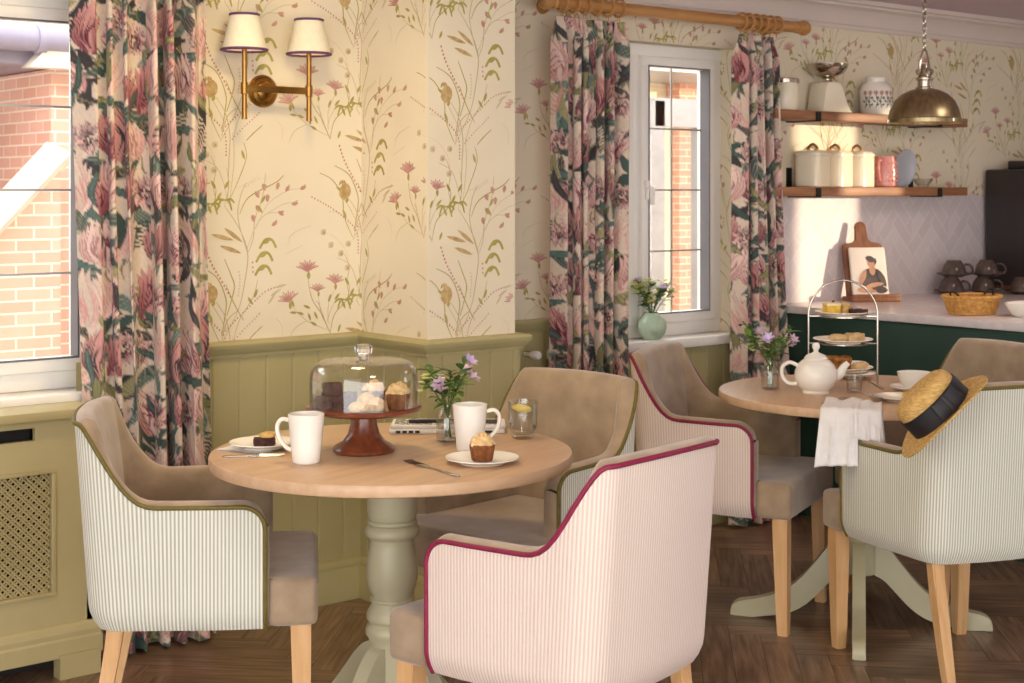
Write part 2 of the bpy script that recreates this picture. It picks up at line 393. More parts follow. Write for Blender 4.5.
    for x, y in [(60, 88), (112, 72)]:
        for dx, dy in [(-40, 10), (-28, 40), (34, 12), (24, 42)]: stroke(ccat([q(x, y), q(x+dx*.6, y+dy*.25-6), q(x+dx, y+dy)]), .0075, OLIVE, A)
    for x, y, a in [(102, 222, -.25), (142, 214, -.62), (132, 272, -.32)]: lens(q(x, y), a, .085, .014, BEIGE, A)
    # thistle flowers
    for x, y, s, t in [(422, 350, 1, 0), (352, 474, .95, .35), (462, 442, .7, -.05), (530, 408, .85, -.15)]:
        b = q(x, y+24*s)
        for k in range(-5, 6):
            a = PI/2+k*.22+t; l = (.040 if k % 2 else .034)*s
            stroke([b, (b[0]+l*.55*math.cos(a), b[1]+l*.55*math.sin(a)), (b[0]+l*1.15*math.cos(a+.1*k/5), b[1]+l*math.sin(a))], .0042*s, PINK, A, False)
        lens(q(x+4, y+40*s), PI/2, .030*s, .013*s, OLIVE, A)
    S([(425, 410), (440, 490), (480, 560), (512, 640)]); S([(465, 480), (478, 560), (510, 630)], .0018); S([(532, 450), (505, 520), (505, 600)], .0018); S([(365, 520), (420, 580), (500, 625)], .0018); S([(552, 470), (515, 540), (500, 590)], .0016)
    for x, y, a in [(420, 522, -.4), (368, 543, -.1), (447, 595, -.5), (430, 565, -1.2), (365, 505, -1.2), (510, 490, 1.2), (540, 485, .8), (455, 560, -1.1), (548, 620, 1.2), (395, 548, -.3)]: lens(q(x, y), a, .03, .009, OLIVE, A)
    # fluffy seed heads
    for x, y in [(485, 210), (515, 265), (585, 262), (555, 302), (582, 364)]:
        lens(q(x, y), .8, .026, .022, SOFT, A); lens(q(x+2, y+2), .8, .010, .010, BEIGE, A)
    S([(500, 215), (540, 240), (580, 300), (585, 350)], .0012, SOFT)
    # round seed pods
    for x, y in [(572, 38), (60-30, 452)]:
        if x > 100 or True:
            c = q(x, y)
            lens(c, PI/2-.3, .060, .046, BEIGE, A, 8, .55)
            for k in (-1, 0, 1): lens((c[0]-.010+k*.009, c[1]+.030), PI/2+k*.5, .022, .008, BEIGE, A)
            lens((c[0]+.008, c[1]-.030), PI/2-.5, .02, .012, OLIVE, A)
        break
    return A
TILE = wallpaper_tile()
LIFT = []; _k = 0
for _i, (_p, _m) in enumerate(TILE):      # each printed element gets its own hair's breadth of ink
    if _i and not (len(_p) == 4 and len(TILE[_i-1][0]) == 4 and (_p[0]-TILE[_i-1][0][3]).length < 1e-6): _k += 1
    LIFT.append(.0006+.00002*(_k % 70))
def print_on(mb, rects, P, u_off=0, v_off=0):
    """paper print over the (u0,u1,v0,v1) rectangles of a wall; P(u,v)->xyz just proud of the paper"""
    us = [r[0] for r in rects]+[r[1] for r in rects]; vs_ = [r[2] for r in rects]+[r[3] for r in rects]
    i0, i1 = int((min(us)-u_off)/.51)-2, int((max(us)-u_off)/.51)+3
    for i in range(i0, i1):
        for j in range(-5, 6):
            ox = u_off+i*.51; oz = v_off+j*.66+(-.33 if i % 2 else 0)
            for (poly, m), lift in zip(TILE, LIFT):
                c = [(p[0]+ox, p[1]+oz) for p in poly]
                if any(r[0] <= min(a for a, _ in c) and max(a for a, _ in c) <= r[1] and r[2] <= min(b for _, b in c) and max(b for _, b in c) <= r[3] for r in rects):
                    mb.add([P(a, b, lift) for a, b in c], [tuple(range(len(c)))], m)
PAPER = [M['paper'], M['p_stem'], M['p_olive'], M['p_pink'], M['p_beige'], M['p_soft']]

# window wall, with two openings
b = MB(); xs = [X0, WIN[0][0], WIN[0][1], WIN[1][0], WIN[1][1], 15.0]; zs = [0, WZ[0], WZ[1], CEIL]  # last bay runs past the room, added to block sun on the outbuilding
for i in range(5):
    for j in range(3):
        if i in (1, 3) and j == 1: continue
        b.join(box(xs[i], xs[i+1], WY, WY+.15, zs[j], zs[j+1]))
print_on(b, [(1.99, 2.9, .9, 2.15), (3.27, 3.76, .9, 2.15), (3.76, 4.79, 2.0, 2.15), (4.79, 8.2, .9, 2.15), (0, 1.98, 2.0, 2.15)], lambda u, v, e: (u, WY-e, v), 2.515, 1.185)
PJ = MB(); print_on(PJ, [(0, .12, .8, 2.0)], lambda u, v, e: (WIN[1][1]-e, WY+u, v), .1, 1.3); b.join(PJ)
struct('wall_back', b, PAPER)
# projecting pier between the two windows
PX0, PX1, PY = 2.895, 3.265, 3.945
b = box(PX0, PX1, PY, WY, 0, CEIL)
print_on(b, [(PX0+.004, PX1-.004, .9, 2.15)], lambda u, v, e: (u, PY-e, v), 3.17, 1.175)
print_on(b, [(.004, WY-PY-.004, .9, 2.15)], lambda u, v, e: (PX0-e, WY-u, v), .115, .855)
print_on(b, [(.004, WY-PY-.004, .9, 2.15)], lambda u, v, e: (PX1+e, PY+u, v), .2, 1.1)
struct('wall_pier', b, PAPER)
# right wall with a tall glazed opening that lets the low sun in, left wall, part of the rear wall
b = MB(); ya, yb, za, zb_ = -.15, .757, .2, 2.06
b.join(box(X1, X1+.25, -4.2, ya, 0, CEIL)); b.join(box(X1, X1+.25, yb, WY+.28, 0, CEIL)); b.join(box(X1, X1+.25, ya, yb, 0, za)); b.join(box(X1, X1+.25, ya, yb, zb_, CEIL))
struct('wall_right', b, M['paper'])
struct('wall_left', box(X0-.25, X0, 2.2, WY+.28, 0, CEIL), M['paper'])
struct('wall_rear', box(3.2, X1+.25, -4.45, -4.2, 0, CEIL), M['paper'])  # unseen wall part, added to block stray sun from behind
struct('ceiling', box(X0-.25, X1+.25, -4.45, WY+.28, CEIL, CEIL+.2), M['ceiling'])

# herringbone floor
def herring():
    w, n = .095, 6; b = MB(); cols = []; rnd = random.Random(5); ca = math.cos(PI/4)
    N = 92
    for x in range(-N, N):
        for y in range(-N, N):
            d = (x-y) % (2*n)
            if d == 0: r = (x, x+n, y, y+1, 0)
            elif d == 2*n-1: r = (x, x+1, y, y+n, 1)
            else: continue
            g = .0005/w
            cx, cy = (r[0]+r[1])/2*w, (r[2]+r[3])/2*w
            wx, wy = 3.2+(cx-cy)*ca, 1.4+(cx+cy)*ca
            if not (-1.4 < wx < 8.1 and -2.2 < wy < 4.6): continue
            q = [(r[0]+g, r[2]+g), (r[1]-g, r[2]+g), (r[1]-g, r[3]-g), (r[0]+g, r[3]-g)]
            vs = [(3.2+(a-c)*w*ca, 1.4+(a+c)*w*ca, 0) for a, c in q]
            u0, v0 = rnd.uniform(0, 40), rnd.uniform(0, 40)
            uv = [(u0, v0), (u0+n*w, v0), (u0+n*w, v0+w), (u0, v0+w)]
            if r[4]: uv = [uv[3], uv[0], uv[1], uv[2]]
            b.add(vs, [(0, 1, 2, 3)], 0, uv); cols.append(rnd.random())
    b.join(box(X0-.25, X1+.25, -4.45, WY+.28, -.05, -.0015), 1)
    return b, cols
def floor_mat():
    N = NT('dark oak planks'); setb(N.b, .32, spec=.6)
    uv = N.add('ShaderNodeUVMap'); mp = N.add('ShaderNodeMapping'); mp.inputs['Scale'].default_value = (2.2, 26, 1); N.link(uv.outputs[0], mp.inputs[0])
    ns = N.add('ShaderNodeTexNoise'); ns.inputs['Scale'].default_value = 2.2; ns.inputs['Detail'].default_value = 8; N.link(mp.outputs[0], ns.inputs[0])
    r = N.add('ShaderNodeValToRGB'); e = r.color_ramp.elements; e[0].position, e[1].position = .32, .68
    e[0].color = (*lin((96, 72, 55)), 1); e[1].color = (*lin((162, 130, 106)), 1); N.link(ns.outputs['Fac'], r.inputs[0])
    a = N.add('ShaderNodeVertexColor'); a.layer_name = 'plank'
    mx = N.add('ShaderNodeMixRGB', blend_type='MULTIPLY'); mx.inputs[0].default_value = 1; N.link(r.outputs[0], mx.inputs[1]); N.link(a.outputs[0], mx.inputs[2])
    N.link(mx.outputs[0], N.b.inputs['Base Color'])
    bp = N.add('ShaderNodeBump'); bp.inputs['Strength'].default_value = .12; bp.inputs['Distance'].default_value = .002; N.link(ns.outputs['Fac'], bp.inputs['Height']); N.link(bp.outputs[0], N.b.inputs['Normal'])
    return N.m
hb, hc = herring()
fl = struct('floor', hb, [floor_mat(), M['dark']])
ca_ = fl.data.color_attributes.new('plank', 'FLOAT_COLOR', 'CORNER'); dat = []
for p in fl.data.polygons:
    k = hc[p.index] if p.index < len(hc) else .5
    c = (.62+.45*k, .62+.43*k, .62+.42*k, 1)
    for _ in range(p.loop_total): dat.extend(c)
ca_.data.foreach_set('color', dat)

# mouldings swept along the wall path (room on the right of the path)
def sweep(path, prof, m=0):
    P = [Vector(p) for p in path]; L = len(P); N_ = []
    for a, c in zip(P[:-1], P[1:]):
        d = (c-a).normalized(); N_.append(Vector((d.y, -d.x)))
    b = MB(); k = len(prof); vs = []
    for i, p in enumerate(P):
        if i == 0: n = N_[0]
        elif i == L-1: n = N_[-1]
        else:
            n = N_[i-1]+N_[i]; n = n/(n.dot(N_[i]))
        for o, z in prof: vs.append((p.x+n.x*o, p.y+n.y*o, z))
    fs = []
    for i in range(L-1):
        for j in range(k-1): fs.append((i*k+j, i*k+j+1, (i+1)*k+j+1, (i+1)*k+j))
    fs.append(tuple(range(k))); fs.append(tuple((L-1)*k+j for j in range(k)))
    return b.add(vs, fs, m)
DADO = [(0, .858), (.020, .858), (.022, .868), (.030, .874), (.034, .884), (.040, .890), (.042, .902), (.036, .910), (0, .912)]
SKIRT = [(0, 0), (.026, 0), (.026, .105), (.022, .112), (.024, .124), (.018, .138), (.012, .142), (0, .142)]
CORN = [(0, 2.135), (.018, 2.135), (.022, 2.150), (.030, 2.155), (.036, 2.180), (.052, 2.203), (.072, 2.214), (.078, 2.222), (.092, 2.226), (.096, 2.236), (.110, 2.240), (.112, 2.259), (0, 2.259)]
PIER = [(PX0, WY), (PX0, PY), (PX1, PY), (PX1, WY)]
struct('trim_1', sweep([(1.99, WY)]+PIER+[(3.75, WY)], DADO), M['sage'])
struct('baseboard_back', sweep([(1.86, WY)]+PIER+[(4.985, WY)], SKIRT), M['sage'])
struct('trim_2', sweep([(X0, WY)]+PIER+[(X1, WY), (X1, -4.2)], CORN), M['cornice'])
def panelling(a, c, z0, z1, w=.1, off=.011):
    a, c = Vector(a), Vector(c); d = (c-a); L = d.length; d.normalize(); n = Vector((d.y, -d.x)); pts = [(0, off)]
    s = w*.55
    while s < L-.01: pts += [(s-.005, off), (s, off-.006), (s+.005, off)]; s += w
    pts.append((L, off)); vs = []; fs = []
    for s, o in pts:
        p = a+d*s+n*o; vs += [(p.x, p.y, z0), (p.x, p.y, z1)]
    for i in range(len(pts)-1): fs.append((2*i, 2*i+1, 2*i+3, 2*i+2))
    return MB().add(vs, fs)
b = MB()
for a, c in zip([(1.86, WY)]+PIER, PIER+[(3.76, WY)]): b.join(panelling(a, c, .12, .88))
b.join(panelling((3.76, WY), (4.985, WY), .12, .757))
b.join(box(PX0-.011, PX0, PY-.011, PY, .12, .88)).join(box(PX1, PX1+.011, PY-.011, PY, .12, .88))
struct('trim_3', b, M['sage'], angle=15)

# windows
def window(n, x0, x1, nmull):
    y0, y1 = WY+.07, WY+.14; z0, z1 = WZ
    sill = box(x0-.03, x1+.03, WY-.055, WY+.12, z0, z0+.04, bev=.008)
    root = struct(f'window_{n}', box(x0, x1, y0, y1, z0+.04, z0+.095, bev=.006).join(box(x0, x1, y0, y1, z1-.05, z1, bev=.006)).join(box(x0, x0+.05, y0+.001, y1-.001, z0+.092, z1-.047, bev=.004)).join(box(x1-.05, x1, y0+.001, y1-.001, z0+.092, z1-.047, bev=.004)), M['white'])
    xs = [x0+.05+(x1-x0-.1)*k/(nmull+1) for k in range(nmull+2)]
    for k in range(1, nmull+1): struct('window_mullion', box(xs[k]-.024, xs[k]+.024, y0+.0015, y1-.0015, z0+.092, z1-.047, bev=.004), M['white'], root)
    struct('window_sill', sill, M['white'], root)
    for k in range(nmull+1):
        a, c = xs[k]+(.025 if k else .001), xs[k+1]-(.025 if k < nmull else .001); e = .040; ya, yb_ = y0-.018, y1-.015; za, zb2 = z0+.0955, z1-.0505
        s = box(a, a+e, ya+.001, yb_-.001, za+e-.003, zb2-e+.003, bev=.004).join(box(c-e, c, ya+.001, yb_-.001, za+e-.003, zb2-e+.003, bev=.004)).join(box(a, c, ya, yb_, za, za+e, bev=.006)).join(box(a, c, ya, yb_, zb2-e, zb2, bev=.006))
        so = struct('window_sash', s, M['white'], root)
        struct('window_pane', box(a+e-.004, c-e+.004, y1-.034, y1-.028, za+e-.004, zb2-e+.004), M['pane'], so)
        L = MB(); ga, gc = a+e, c-e; nv = 2
        for i in range(1, nv): L.join(box(ga+(gc-ga)*i/nv-.0036, ga+(gc-ga)*i/nv+.0036, y1-.0395, y1-.0345, za+e, zb2-e))
        for i in range(1, 4):
            zz = za+e+(zb2-za-2*e)*i/4; L.join(box(ga, gc, y1-.0395, y1-.0345, zz-.0036, zz+.0036))
        G_ = MB(); g0, g1 = za+e, zb2-e
        for x_ in (a+e, c-e): G_.join(box(x_-.003, x_+.003, ya-.0015, y1-.036, g0-.003, g1+.003))
        for z_ in (g0, g1): G_.join(box(a+e+.003, c-e-.003, ya-.0015, ya+.004, z_-.003, z_+.003))
        struct('window_gasket', G_, M['gasket'], so)
        struct('window_leading', L, M['lead'], so)
        h = box(a+.012, a+.032, ya-.012, ya, 1.36, 1.44, bev=.004).join(box(a+.014, a+.030, ya-.035, ya-.010, 1.40, 1.415, bev=.004)).join(box(a+.012, a+.032, ya-.045, ya-.030, 1.34, 1.415, bev=.005))
        struct('window_handle', h, M['white'], so)
window(1, *WIN[0], 1); window(2, *WIN[1], 1)

# kitchen splashback tiles
def tile_mat():
    N = NT('mauve white herringbone tile'); setb(N.b, .25, spec=.5)
    uv = N.add('ShaderNodeUVMap'); b = N.add('ShaderNodeTexBrick'); b.offset = .5
    b.inputs['Scale'].default_value = 1; b.inputs['Brick Width'].default_value = .16; b.inputs['Row Height'].default_value = .06; b.inputs['Mortar Size'].default_value = .0022
    b.inputs['Color1'].default_value = (*lin((222, 212, 212)), 1); b.inputs['Color2'].default_value = (*lin((212, 201, 203)), 1); b.inputs['Mortar'].default_value = (*lin((232, 224, 222)), 1)
    N.link(uv.outputs[0], b.inputs['Vector']); N.link(b.outputs['Color'], N.b.inputs['Base Color'])
    bp = N.add('ShaderNodeBump'); bp.inputs['Strength'].default_value = .3; bp.inputs['Distance'].default_value = .002; bp.invert = True
    N.link(b.outputs['Fac'], bp.inputs['Height']); N.link(bp.outputs[0], N.b.inputs['Normal']); return N.m
b = MB(); zz0, zz1, yy = .90, 1.375, WY-.008; k = 4.99; i = 0
b.join(box(4.99, X1, yy, WY, zz0, zz1)); b.uv = [None]*len(b.f)
while k < X1-.2:
    w = .15; s = 1 if i % 2 else -1
    b.add([(k, yy-.0006, zz0), (k+w, yy-.0006, zz0), (k+w, yy-.0006, zz1), (k, yy-.0006, zz1)], [(0, 1, 2, 3)], 0,
          [((x*math.cos(.785)+s*z*math.sin(.785)), (-s*x*math.sin(.785)+z*math.cos(.785))) for x, z in [(0, 0), (w, 0), (w, zz1-zz0), (0, zz1-zz0)]])
    k += w; i += 1
struct('trim_4', b, tile_mat())
# ------------------------------------------------------------------ outside
b = MB()
def uvbox(b, x0, x1, y0, y1, z0, z1, m=0):
    """box with wall-scale uvs on its faces"""
    for vs, uv in [(((x0,y0,z0),(x1,y0,z0),(x1,y0,z1),(x0,y0,z1)), ((x0,z0),(x1,z0),(x1,z1),(x0,z1))), (((x0,y1,z0),(x1,y1,z0),(x1,y1,z1),(x0,y1,z1)), ((x0,z0),(x1,z0),(x1,z1),(x0,z1))),
                   (((x0,y0,z0),(x0,y1,z0),(x0,y1,z1),(x0,y0,z1)), ((y0,z0),(y1,z0),(y1,z1),(y0,z1))), (((x1,y0,z0),(x1,y1,z0),(x1,y1,z1),(x1,y0,z1)), ((y0,z0),(y1,z0),(y1,z1),(y0,z1))),
                   (((x0,y0,z1),(x1,y0,z1),(x1,y1,z1),(x0,y1,z1)), ((x0,y0),(x1,y0),(x1,y1),(x0,y1)))]:
        b.add(vs, [(0,1,2,3)], m, list(uv))
    return b
struct('ground', box(-6, 20, WY+.28, 16, -.3, -.1), M['paving'])
hs = thing('neighbouring_house', 'sunlit red brick house with grey gutter seen through the window above the radiator cover', 'house', (3.2, 7.2, -.1))
def L(bm, ox=3.2, oy=7.2, oz=-.1): return bm.xf(Matrix.Translation((-ox, -oy, -oz)))
L(uvbox(uvbox(uvbox(MB(), -2, 2.40, 7.0, 7.3, -.1, 1.93), 2.62, 6.0, 6.35, 7.3, -.1, 1.93), 2.40, 2.80, 7.0, 7.3, -.1, 1.2)).build('house_wall', M['brick'], hs)
w = L(box(2.40, 2.44, 7.06, 7.12, 1.2, 1.93).join(box(2.74, 2.80, 7.06, 7.12, 1.2, 1.93)).join(box(2.44, 2.74, 7.06, 7.12, 1.2, 1.25)).join(box(2.44, 2.74, 7.06, 7.12, 1.78, 1.93))).build('house_window', M['greyframe'], hs)
L(box(2.43, 2.76, 7.09, 7.10, 1.22, 1.9)).build('pane', M['extglass'], w)
L(box(-2, 6, 6.25, 7.02, 1.935, 2.02, bev=.01)).build('fascia', M['gutter'], hs)
gt = tube([(-2, 6.18, 2.04), (2.95, 6.18, 2.04)], .055, 12).join(lathe([(0, 0), (.05, 0), (.05, .12), (0, .12)], 12, (2.95, 6.18, 1.92)))
for k in range(6): gt.join(tube([(1.0+k*.37, 6.18, 2.04), (1.04+k*.37, 6.18, 2.04)], .064, 12))
L(gt).build('gutter', M['gutter'], hs)
rf = MB()
for k in range(10):
    z = 2.06+k*.13; y = 6.2+k*.26
    rf.join(MB().add([(-2.2, y, z), (3.9+.2*k, y, z), (3.9+.2*k, y+.30, z+.15), (-2.2, y+.30, z+.15), (-2.2, y, z-.03), (3.9+.2*k, y, z-.03)], [(0,1,2,3), (0,1,5,4)]))
L(rf).build('roof', M['rooftile'], hs)
L(prism([(2.9, 1.92), (3.35, 1.92), (3.75, 2.6), (3.55, 2.65)], -.1, .0).xf(Matrix(((1,0,0,0),(0,0,1,6.78),(0,1,0,0),(0,0,0,1)))).join(tube([(3.2, 6.7, 2.06), (3.7, 6.7, 2.75)], .03, 6))).xf(Matrix.Translation((-.45, -.52, 0))).build('barge_board', M['stone'], hs)
gw = thing('garden_wall', 'brick boundary wall with sloping pale coping outside the window', 'wall', (1.9, 6.3, -.1))
ol = [(.6, -.1), (2.60, -.1), (2.60, 1.50), (2.595, 1.50), (1.75, .60), (.6, .60)]
g = MB(); 
for (xa, za), (xb, zb3) in zip(ol[2:-1], ol[3:]): g.add([(xa, 6.4, za), (xb, 6.4, zb3), (xb, 6.4, -.1), (xa, 6.4, -.1)], [(0,1,2,3)], 0, [(xa, za), (xb, zb3), (xb, -.1), (xa, -.1)])
g.add([(a, 6.6, z) for a, z in ol], [tuple(range(6))], 0, ol)
g.xf(Matrix.Translation((-1.9, -6.5, .1))).build('wall_brickwork', M['brick'], gw)
cp = tube([(2.61, 6.45, 1.56), (1.73, 6.45, .64), (.6, 6.45, .64)], .07, 4, flat=2.0)
cp.xf(Matrix.Translation((-1.9, -6.5, .1))).build('coping', M['stone'], gw)
an = thing('brick_outbuilding', 'brick building with a dark grey glazed door outside the window by the green vase', 'building', (8, 8.2, -.1))
uvbox(MB(), -1.5, 5, 0, .3, 0, 3.0).build('outer_wall', M['brickpale'], an)
box(-1.6, 3.5, -.9, .4, 2.32, 2.5).build('shade_overhang', M['greyframe'], an)  # overhang added to block sky light from this building's wall
dg = MB()
for x in (-.83, -.365): dg.join(box(x-.06, x+.06, -1.05, -.96, 0, 2.1))
dg.join(box(-.86, -.40, -1.05, -.96, 1.93, 2.12)).join(box(-.86, -.40, -1.05, -.96, 0, .1)).build('door_frame', M['greyframe'], an)
box(-.86, -.40, -1.01, -1.0, .1, 1.94).build('door_glazing', M['pane'], an)
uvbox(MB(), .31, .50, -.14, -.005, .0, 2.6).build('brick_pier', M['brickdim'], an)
box(-.3, .30, -.06, -.005, 0, 2.0).build('pale_shutter', M['sandy'], an)

# ------------------------------------------------------------------ curtains
CREAM, BLUSH, ROSE, WINE, TEAL, MOSS, INK = [np.array(lin(c)) for c in [(216,198,180), (236,204,194), (208,152,146), (120,54,70), (74,94,88), (136,132,90), (58,54,56)]]
def paint(U, V, seed):
    rnd = random.Random(seed); nprs = np.random.RandomState(seed)
    C = np.empty(U.shape+(3,)); C[:] = CREAM
    def stampm(cx, cy, ang, l, w, shape, colf, edge=.0025):
        """ang measured from straight up; V grows downwards"""
        R = l*1.05; u0, v0 = U[0, 0], V[0, 0]; du, dv = U[0, 1]-U[0, 0], V[1, 0]-V[0, 0]
        ia, ib = max(0, int((cx-R-u0)/du)), min(U.shape[1], int((cx+R-u0)/du)+2); ja, jb = max(0, int((cy-R-v0)/dv)), min(U.shape[0], int((cy+R-v0)/dv)+2)
        if ia >= ib or ja >= jb: return
        u = U[ja:jb, ia:ib]-cx; v = -(V[ja:jb, ia:ib]-cy); s, c = math.sin(ang), math.cos(ang)
        a = (u*s+v*c)/l; bb = (u*c-v*s)
        bb = bb+.012*np.sin(a*5+seed+cx*40)
        hw = np.where((a > 0) & (a < 1), w*.5*np.sin(PI*np.clip(a, 0, 1)**shape)**.85, -1.)
        m = np.clip((hw-np.abs(bb))/edge+.5, 0, 1)[..., None]
        col = colf(a, bb/np.maximum(hw, 1e-4)); C[ja:jb, ia:ib] = C[ja:jb, ia:ib]*(1-m)+col*m
    def grad(c0, c1, c2=None, streak=.25, fr=9):
        ph = rnd.uniform(0, 6)
        def f(a, bn):
            t = np.clip(a, 0, 1)[..., None]; col = c0*(1-t)+c1*t
            if c2 is not None:
                k = np.clip((np.abs(bn)-.72)/.2, 0, 1)[..., None]; col = col*(1-k)+c2*k
            s = .5+.5*np.sin(bn*fr+ph+a*3); k = (streak*np.clip(s*2-1, 0, 1))[..., None]
            return col*(1-k)+(c2 if c2 is not None else CREAM)*k
        return f
    W, H = U[0, -1], V[-1, 0]
    cells = []
    du, dv = .115, .165
    for j in range(-1, int(H/dv)+2):
        for i in range(-1, int(W/du)+2):
            cells.append((i*du+(j % 2)*du*.5+rnd.uniform(-.03, .03), j*dv+rnd.uniform(-.03, .03)))
    rnd.shuffle(cells)
    # leaves first
    for x, y in cells:
        for k in range(4):
            c = rnd.choice([TEAL, TEAL*.8, MOSS, INK*1.2, TEAL*1.5]); c2 = rnd.choice([CREAM, TEAL*.5, INK])
            stampm(x+rnd.uniform(-.08, .08), y+rnd.uniform(-.08, .08), rnd.uniform(-1.9, 1.9)+(PI if rnd.random() < .25 else 0), rnd.uniform(.10, .19), rnd.uniform(.026, .048), 1, grad(c, c*1.25, None, .35, 14) if rnd.random() < .35 else grad(c, c, c2, .25, 10))
    for n, (x, y) in enumerate(cells):
        kind = rnd.random(); t = rnd.uniform(-.6, .6)
        if kind < .66:      # protea / tulip heads
            pal = rnd.choice([(WINE, ROSE, INK), (ROSE, BLUSH, WINE), (BLUSH, CREAM*1.08, ROSE), (BLUSH*.9, CREAM, ROSE), (ROSE, BLUSH, ROSE*.6), (WINE*1.3, ROSE, WINE*.7)])
            s = rnd.uniform(.8, 1.2)
            for k in (-3, 3, -2, 2, -1, 1, 0):
                stampm(x+.004*k, y+.06, t+k*.12, (.150-.010*abs(k)+.012*(k == 1))*s, (.036+.010*(k == 0))*s, .85, grad(pal[0] if abs(k) > 1 else pal[1]*.85, pal[1]*(1.05 if k in (0, -1) else .9), pal[2], .06, 5))
            for k in range(4): stampm(x+rnd.uniform(-.016, .016), y+.045, t+rnd.uniform(-.25, .25), .085*s, .007, 1, lambda a, bn: pal[2]+0*a[..., None])
            stampm(x, y+.055, t+PI-.2, .07, .007, 1, lambda a, bn: MOSS*.7+0*a[..., None])
        elif kind < .88:     # dark seeded heart
            for k in range(9): stampm(x, y, k*.7+t, .055, .03, .8, grad(rnd.choice([WINE, INK, ROSE]), BLUSH, WINE*.6, .4))
            for k in range(14): stampm(x+rnd.uniform(-.018, .018), y+rnd.uniform(-.018, .018), rnd.uniform(-3, 3), .014, .007, 1, lambda a, bn: (CREAM if k % 2 else INK)+0*a[..., None], .0015)
        else:               # feathery grass lines
            c = rnd.choice([INK, TEAL*.7, ROSE])
            for k in range(8): stampm(x+k*.004, y+.03-k*.012, t+.9, .06, .0075, 1, lambda a, bn: c+0*a[..., None], .0015); stampm(x+k*.004, y+.03-k*.012, t-.9, .06, .0075, 1, lambda a, bn: c+0*a[..., None], .0015)
    for x, y in cells:      # leaves in front
        if rnd.random() < .62:
            c = rnd.choice([TEAL, TEAL*.75, MOSS, INK*1.2]); u_, v_ = x+rnd.uniform(-.07, .07), y+.07+rnd.uniform(-.03, .03); a_ = rnd.uniform(-1.5, 1.5); l_ = rnd.uniform(.10, .17); w_ = rnd.uniform(.020, .034)
            stampm(u_, v_, a_, l_, w_, 1, grad(c, c*1.3, INK, .12, 10)); stampm(u_, v_, a_, l_*.95, .0035, 1, lambda a, bn: c*1.9+0*a[..., None], .0015)
    C *= (1+.04*nprs.randn(*U.shape))[..., None]
    return np.clip(C, .004, .9)
def curtain(label, x0, x1, yc, ztop, zbot, folds, seed, amp=.042, flare=(0, 0), rings=6, group='floral curtains', first=.1):
    du, dv = .0046, .0062
    def pos(t, v):
        """t 0..1 across, v 0..1 down"""
        h = np.clip(v/.055, 0, 1); h = h*h*(3-2*h)
        ph = 2*PI*folds*(t+.035*np.sin(2*PI*2.3*t+seed)+.02*np.sin(2*PI*4.1*t+2*seed)*v)
        a = amp*(.75+.3*np.sin(7*t+seed))*(.25+.75*h)
        y = yc+a*np.cos(ph)+.012*np.sin(2*PI*1.3*t+seed)*h
        pl = (1-h)*.010*np.cos(3*ph)
        x = x0+(x1-x0)*t+.022*np.sin(ph)*h*np.sin(PI*t)+(flare[0]*(1-t)+flare[1]*t)*v**1.3+.004*np.sin(5*v+9*t)
        return x, y+pl
    tt = np.linspace(0, 1, 3000); px, py = pos(tt, np.full_like(tt, .4)); arc = np.concatenate([[0], np.cumsum(np.hypot(np.diff(px), np.diff(py)))])
    Wf = arc[-1]; nu = int(Wf/du); nv = int((ztop-zbot)/dv); ts = np.interp(np.linspace(0, Wf, nu), arc, tt)
    T, Vn = np.meshgrid(ts, np.linspace(0, 1, nv)); X, Y = pos(T, Vn); Z = ztop-(ztop-zbot)*Vn
    Ux, Vx = np.meshgrid(np.linspace(0, Wf, nu), np.linspace(0, ztop-zbot, nv)); C = paint(Ux, Vx, seed)
    root = thing('curtain', label, 'curtain', ((x0+x1)/2, yc, 0), 0, group)
    co = np.stack([X-(x0+x1)/2, Y-yc, Z], -1).reshape(-1, 3)
    idx = np.arange(nu*nv).reshape(nv, nu); q = np.stack([idx[:-1, :-1], idx[1:, :-1], idx[1:, 1:], idx[:-1, 1:]], -1).reshape(-1, 4)
    me = bpy.data.meshes.new('curtain_fabric'); me.vertices.add(len(co)); me.vertices.foreach_set('co', co.ravel())
    me.loops.add(q.size); me.loops.foreach_set('vertex_index', q.ravel()); me.polygons.add(len(q)); me.polygons.foreach_set('loop_start', np.arange(0, q.size, 4))
    me.polygons.foreach_set('use_smooth', np.ones(len(q), bool)); me.update(calc_edges=True)
    ca = me.color_attributes.new('print', 'FLOAT_COLOR', 'POINT'); ca.data.foreach_set('color', np.concatenate([C.reshape(-1, 3), np.ones((nu*nv, 1))], 1).ravel())
    me.materials.append(M['fabric'])
    o = bpy.data.objects.new('curtain_fabric', me); COL.objects.link(o); o.parent = root
    sol = o.modifiers.new('thickness', 'SOLIDIFY'); sol.thickness = .003; sol.offset = 0
    return root
def ringset(root, xs, yc, zc):
    rx, ry = root.location.x, root.location.y
    for x in xs:
        tube([(x-rx+.004*math.sin(3*x), yc-ry+.034*math.cos(a), zc+.034*math.sin(a)) for a in [2*PI*k/18 for k in range(18)]], .0058, 8, closed=True).join(tube([(x-rx, yc-ry, zc-.033), (x-rx, yc-ry, zc-.056)], .0022, 6)).build('curtain_ring', M['pole'], root)
ZP = 2.098
c1 = curtain('floral curtain hanging from ceiling height beside the radiator cover window', 1.805, 2.235, 4.215, 2.05, .012, 6.4, 3, .046, (.085, .03))
c2 = curtain('floral curtain between the papered pier and the window with the green vase', 3.66, 4.00, 4.19, 2.045, .012, 5.6, 8, .044, (.0, -.01))
c3 = curtain('floral curtain beside the kitchen shelves, reaching the floor by the dark green cabinet', 4.665, 4.885, 4.19, 2.045, .012, 4.4, 14, .044, (-.02, .115))
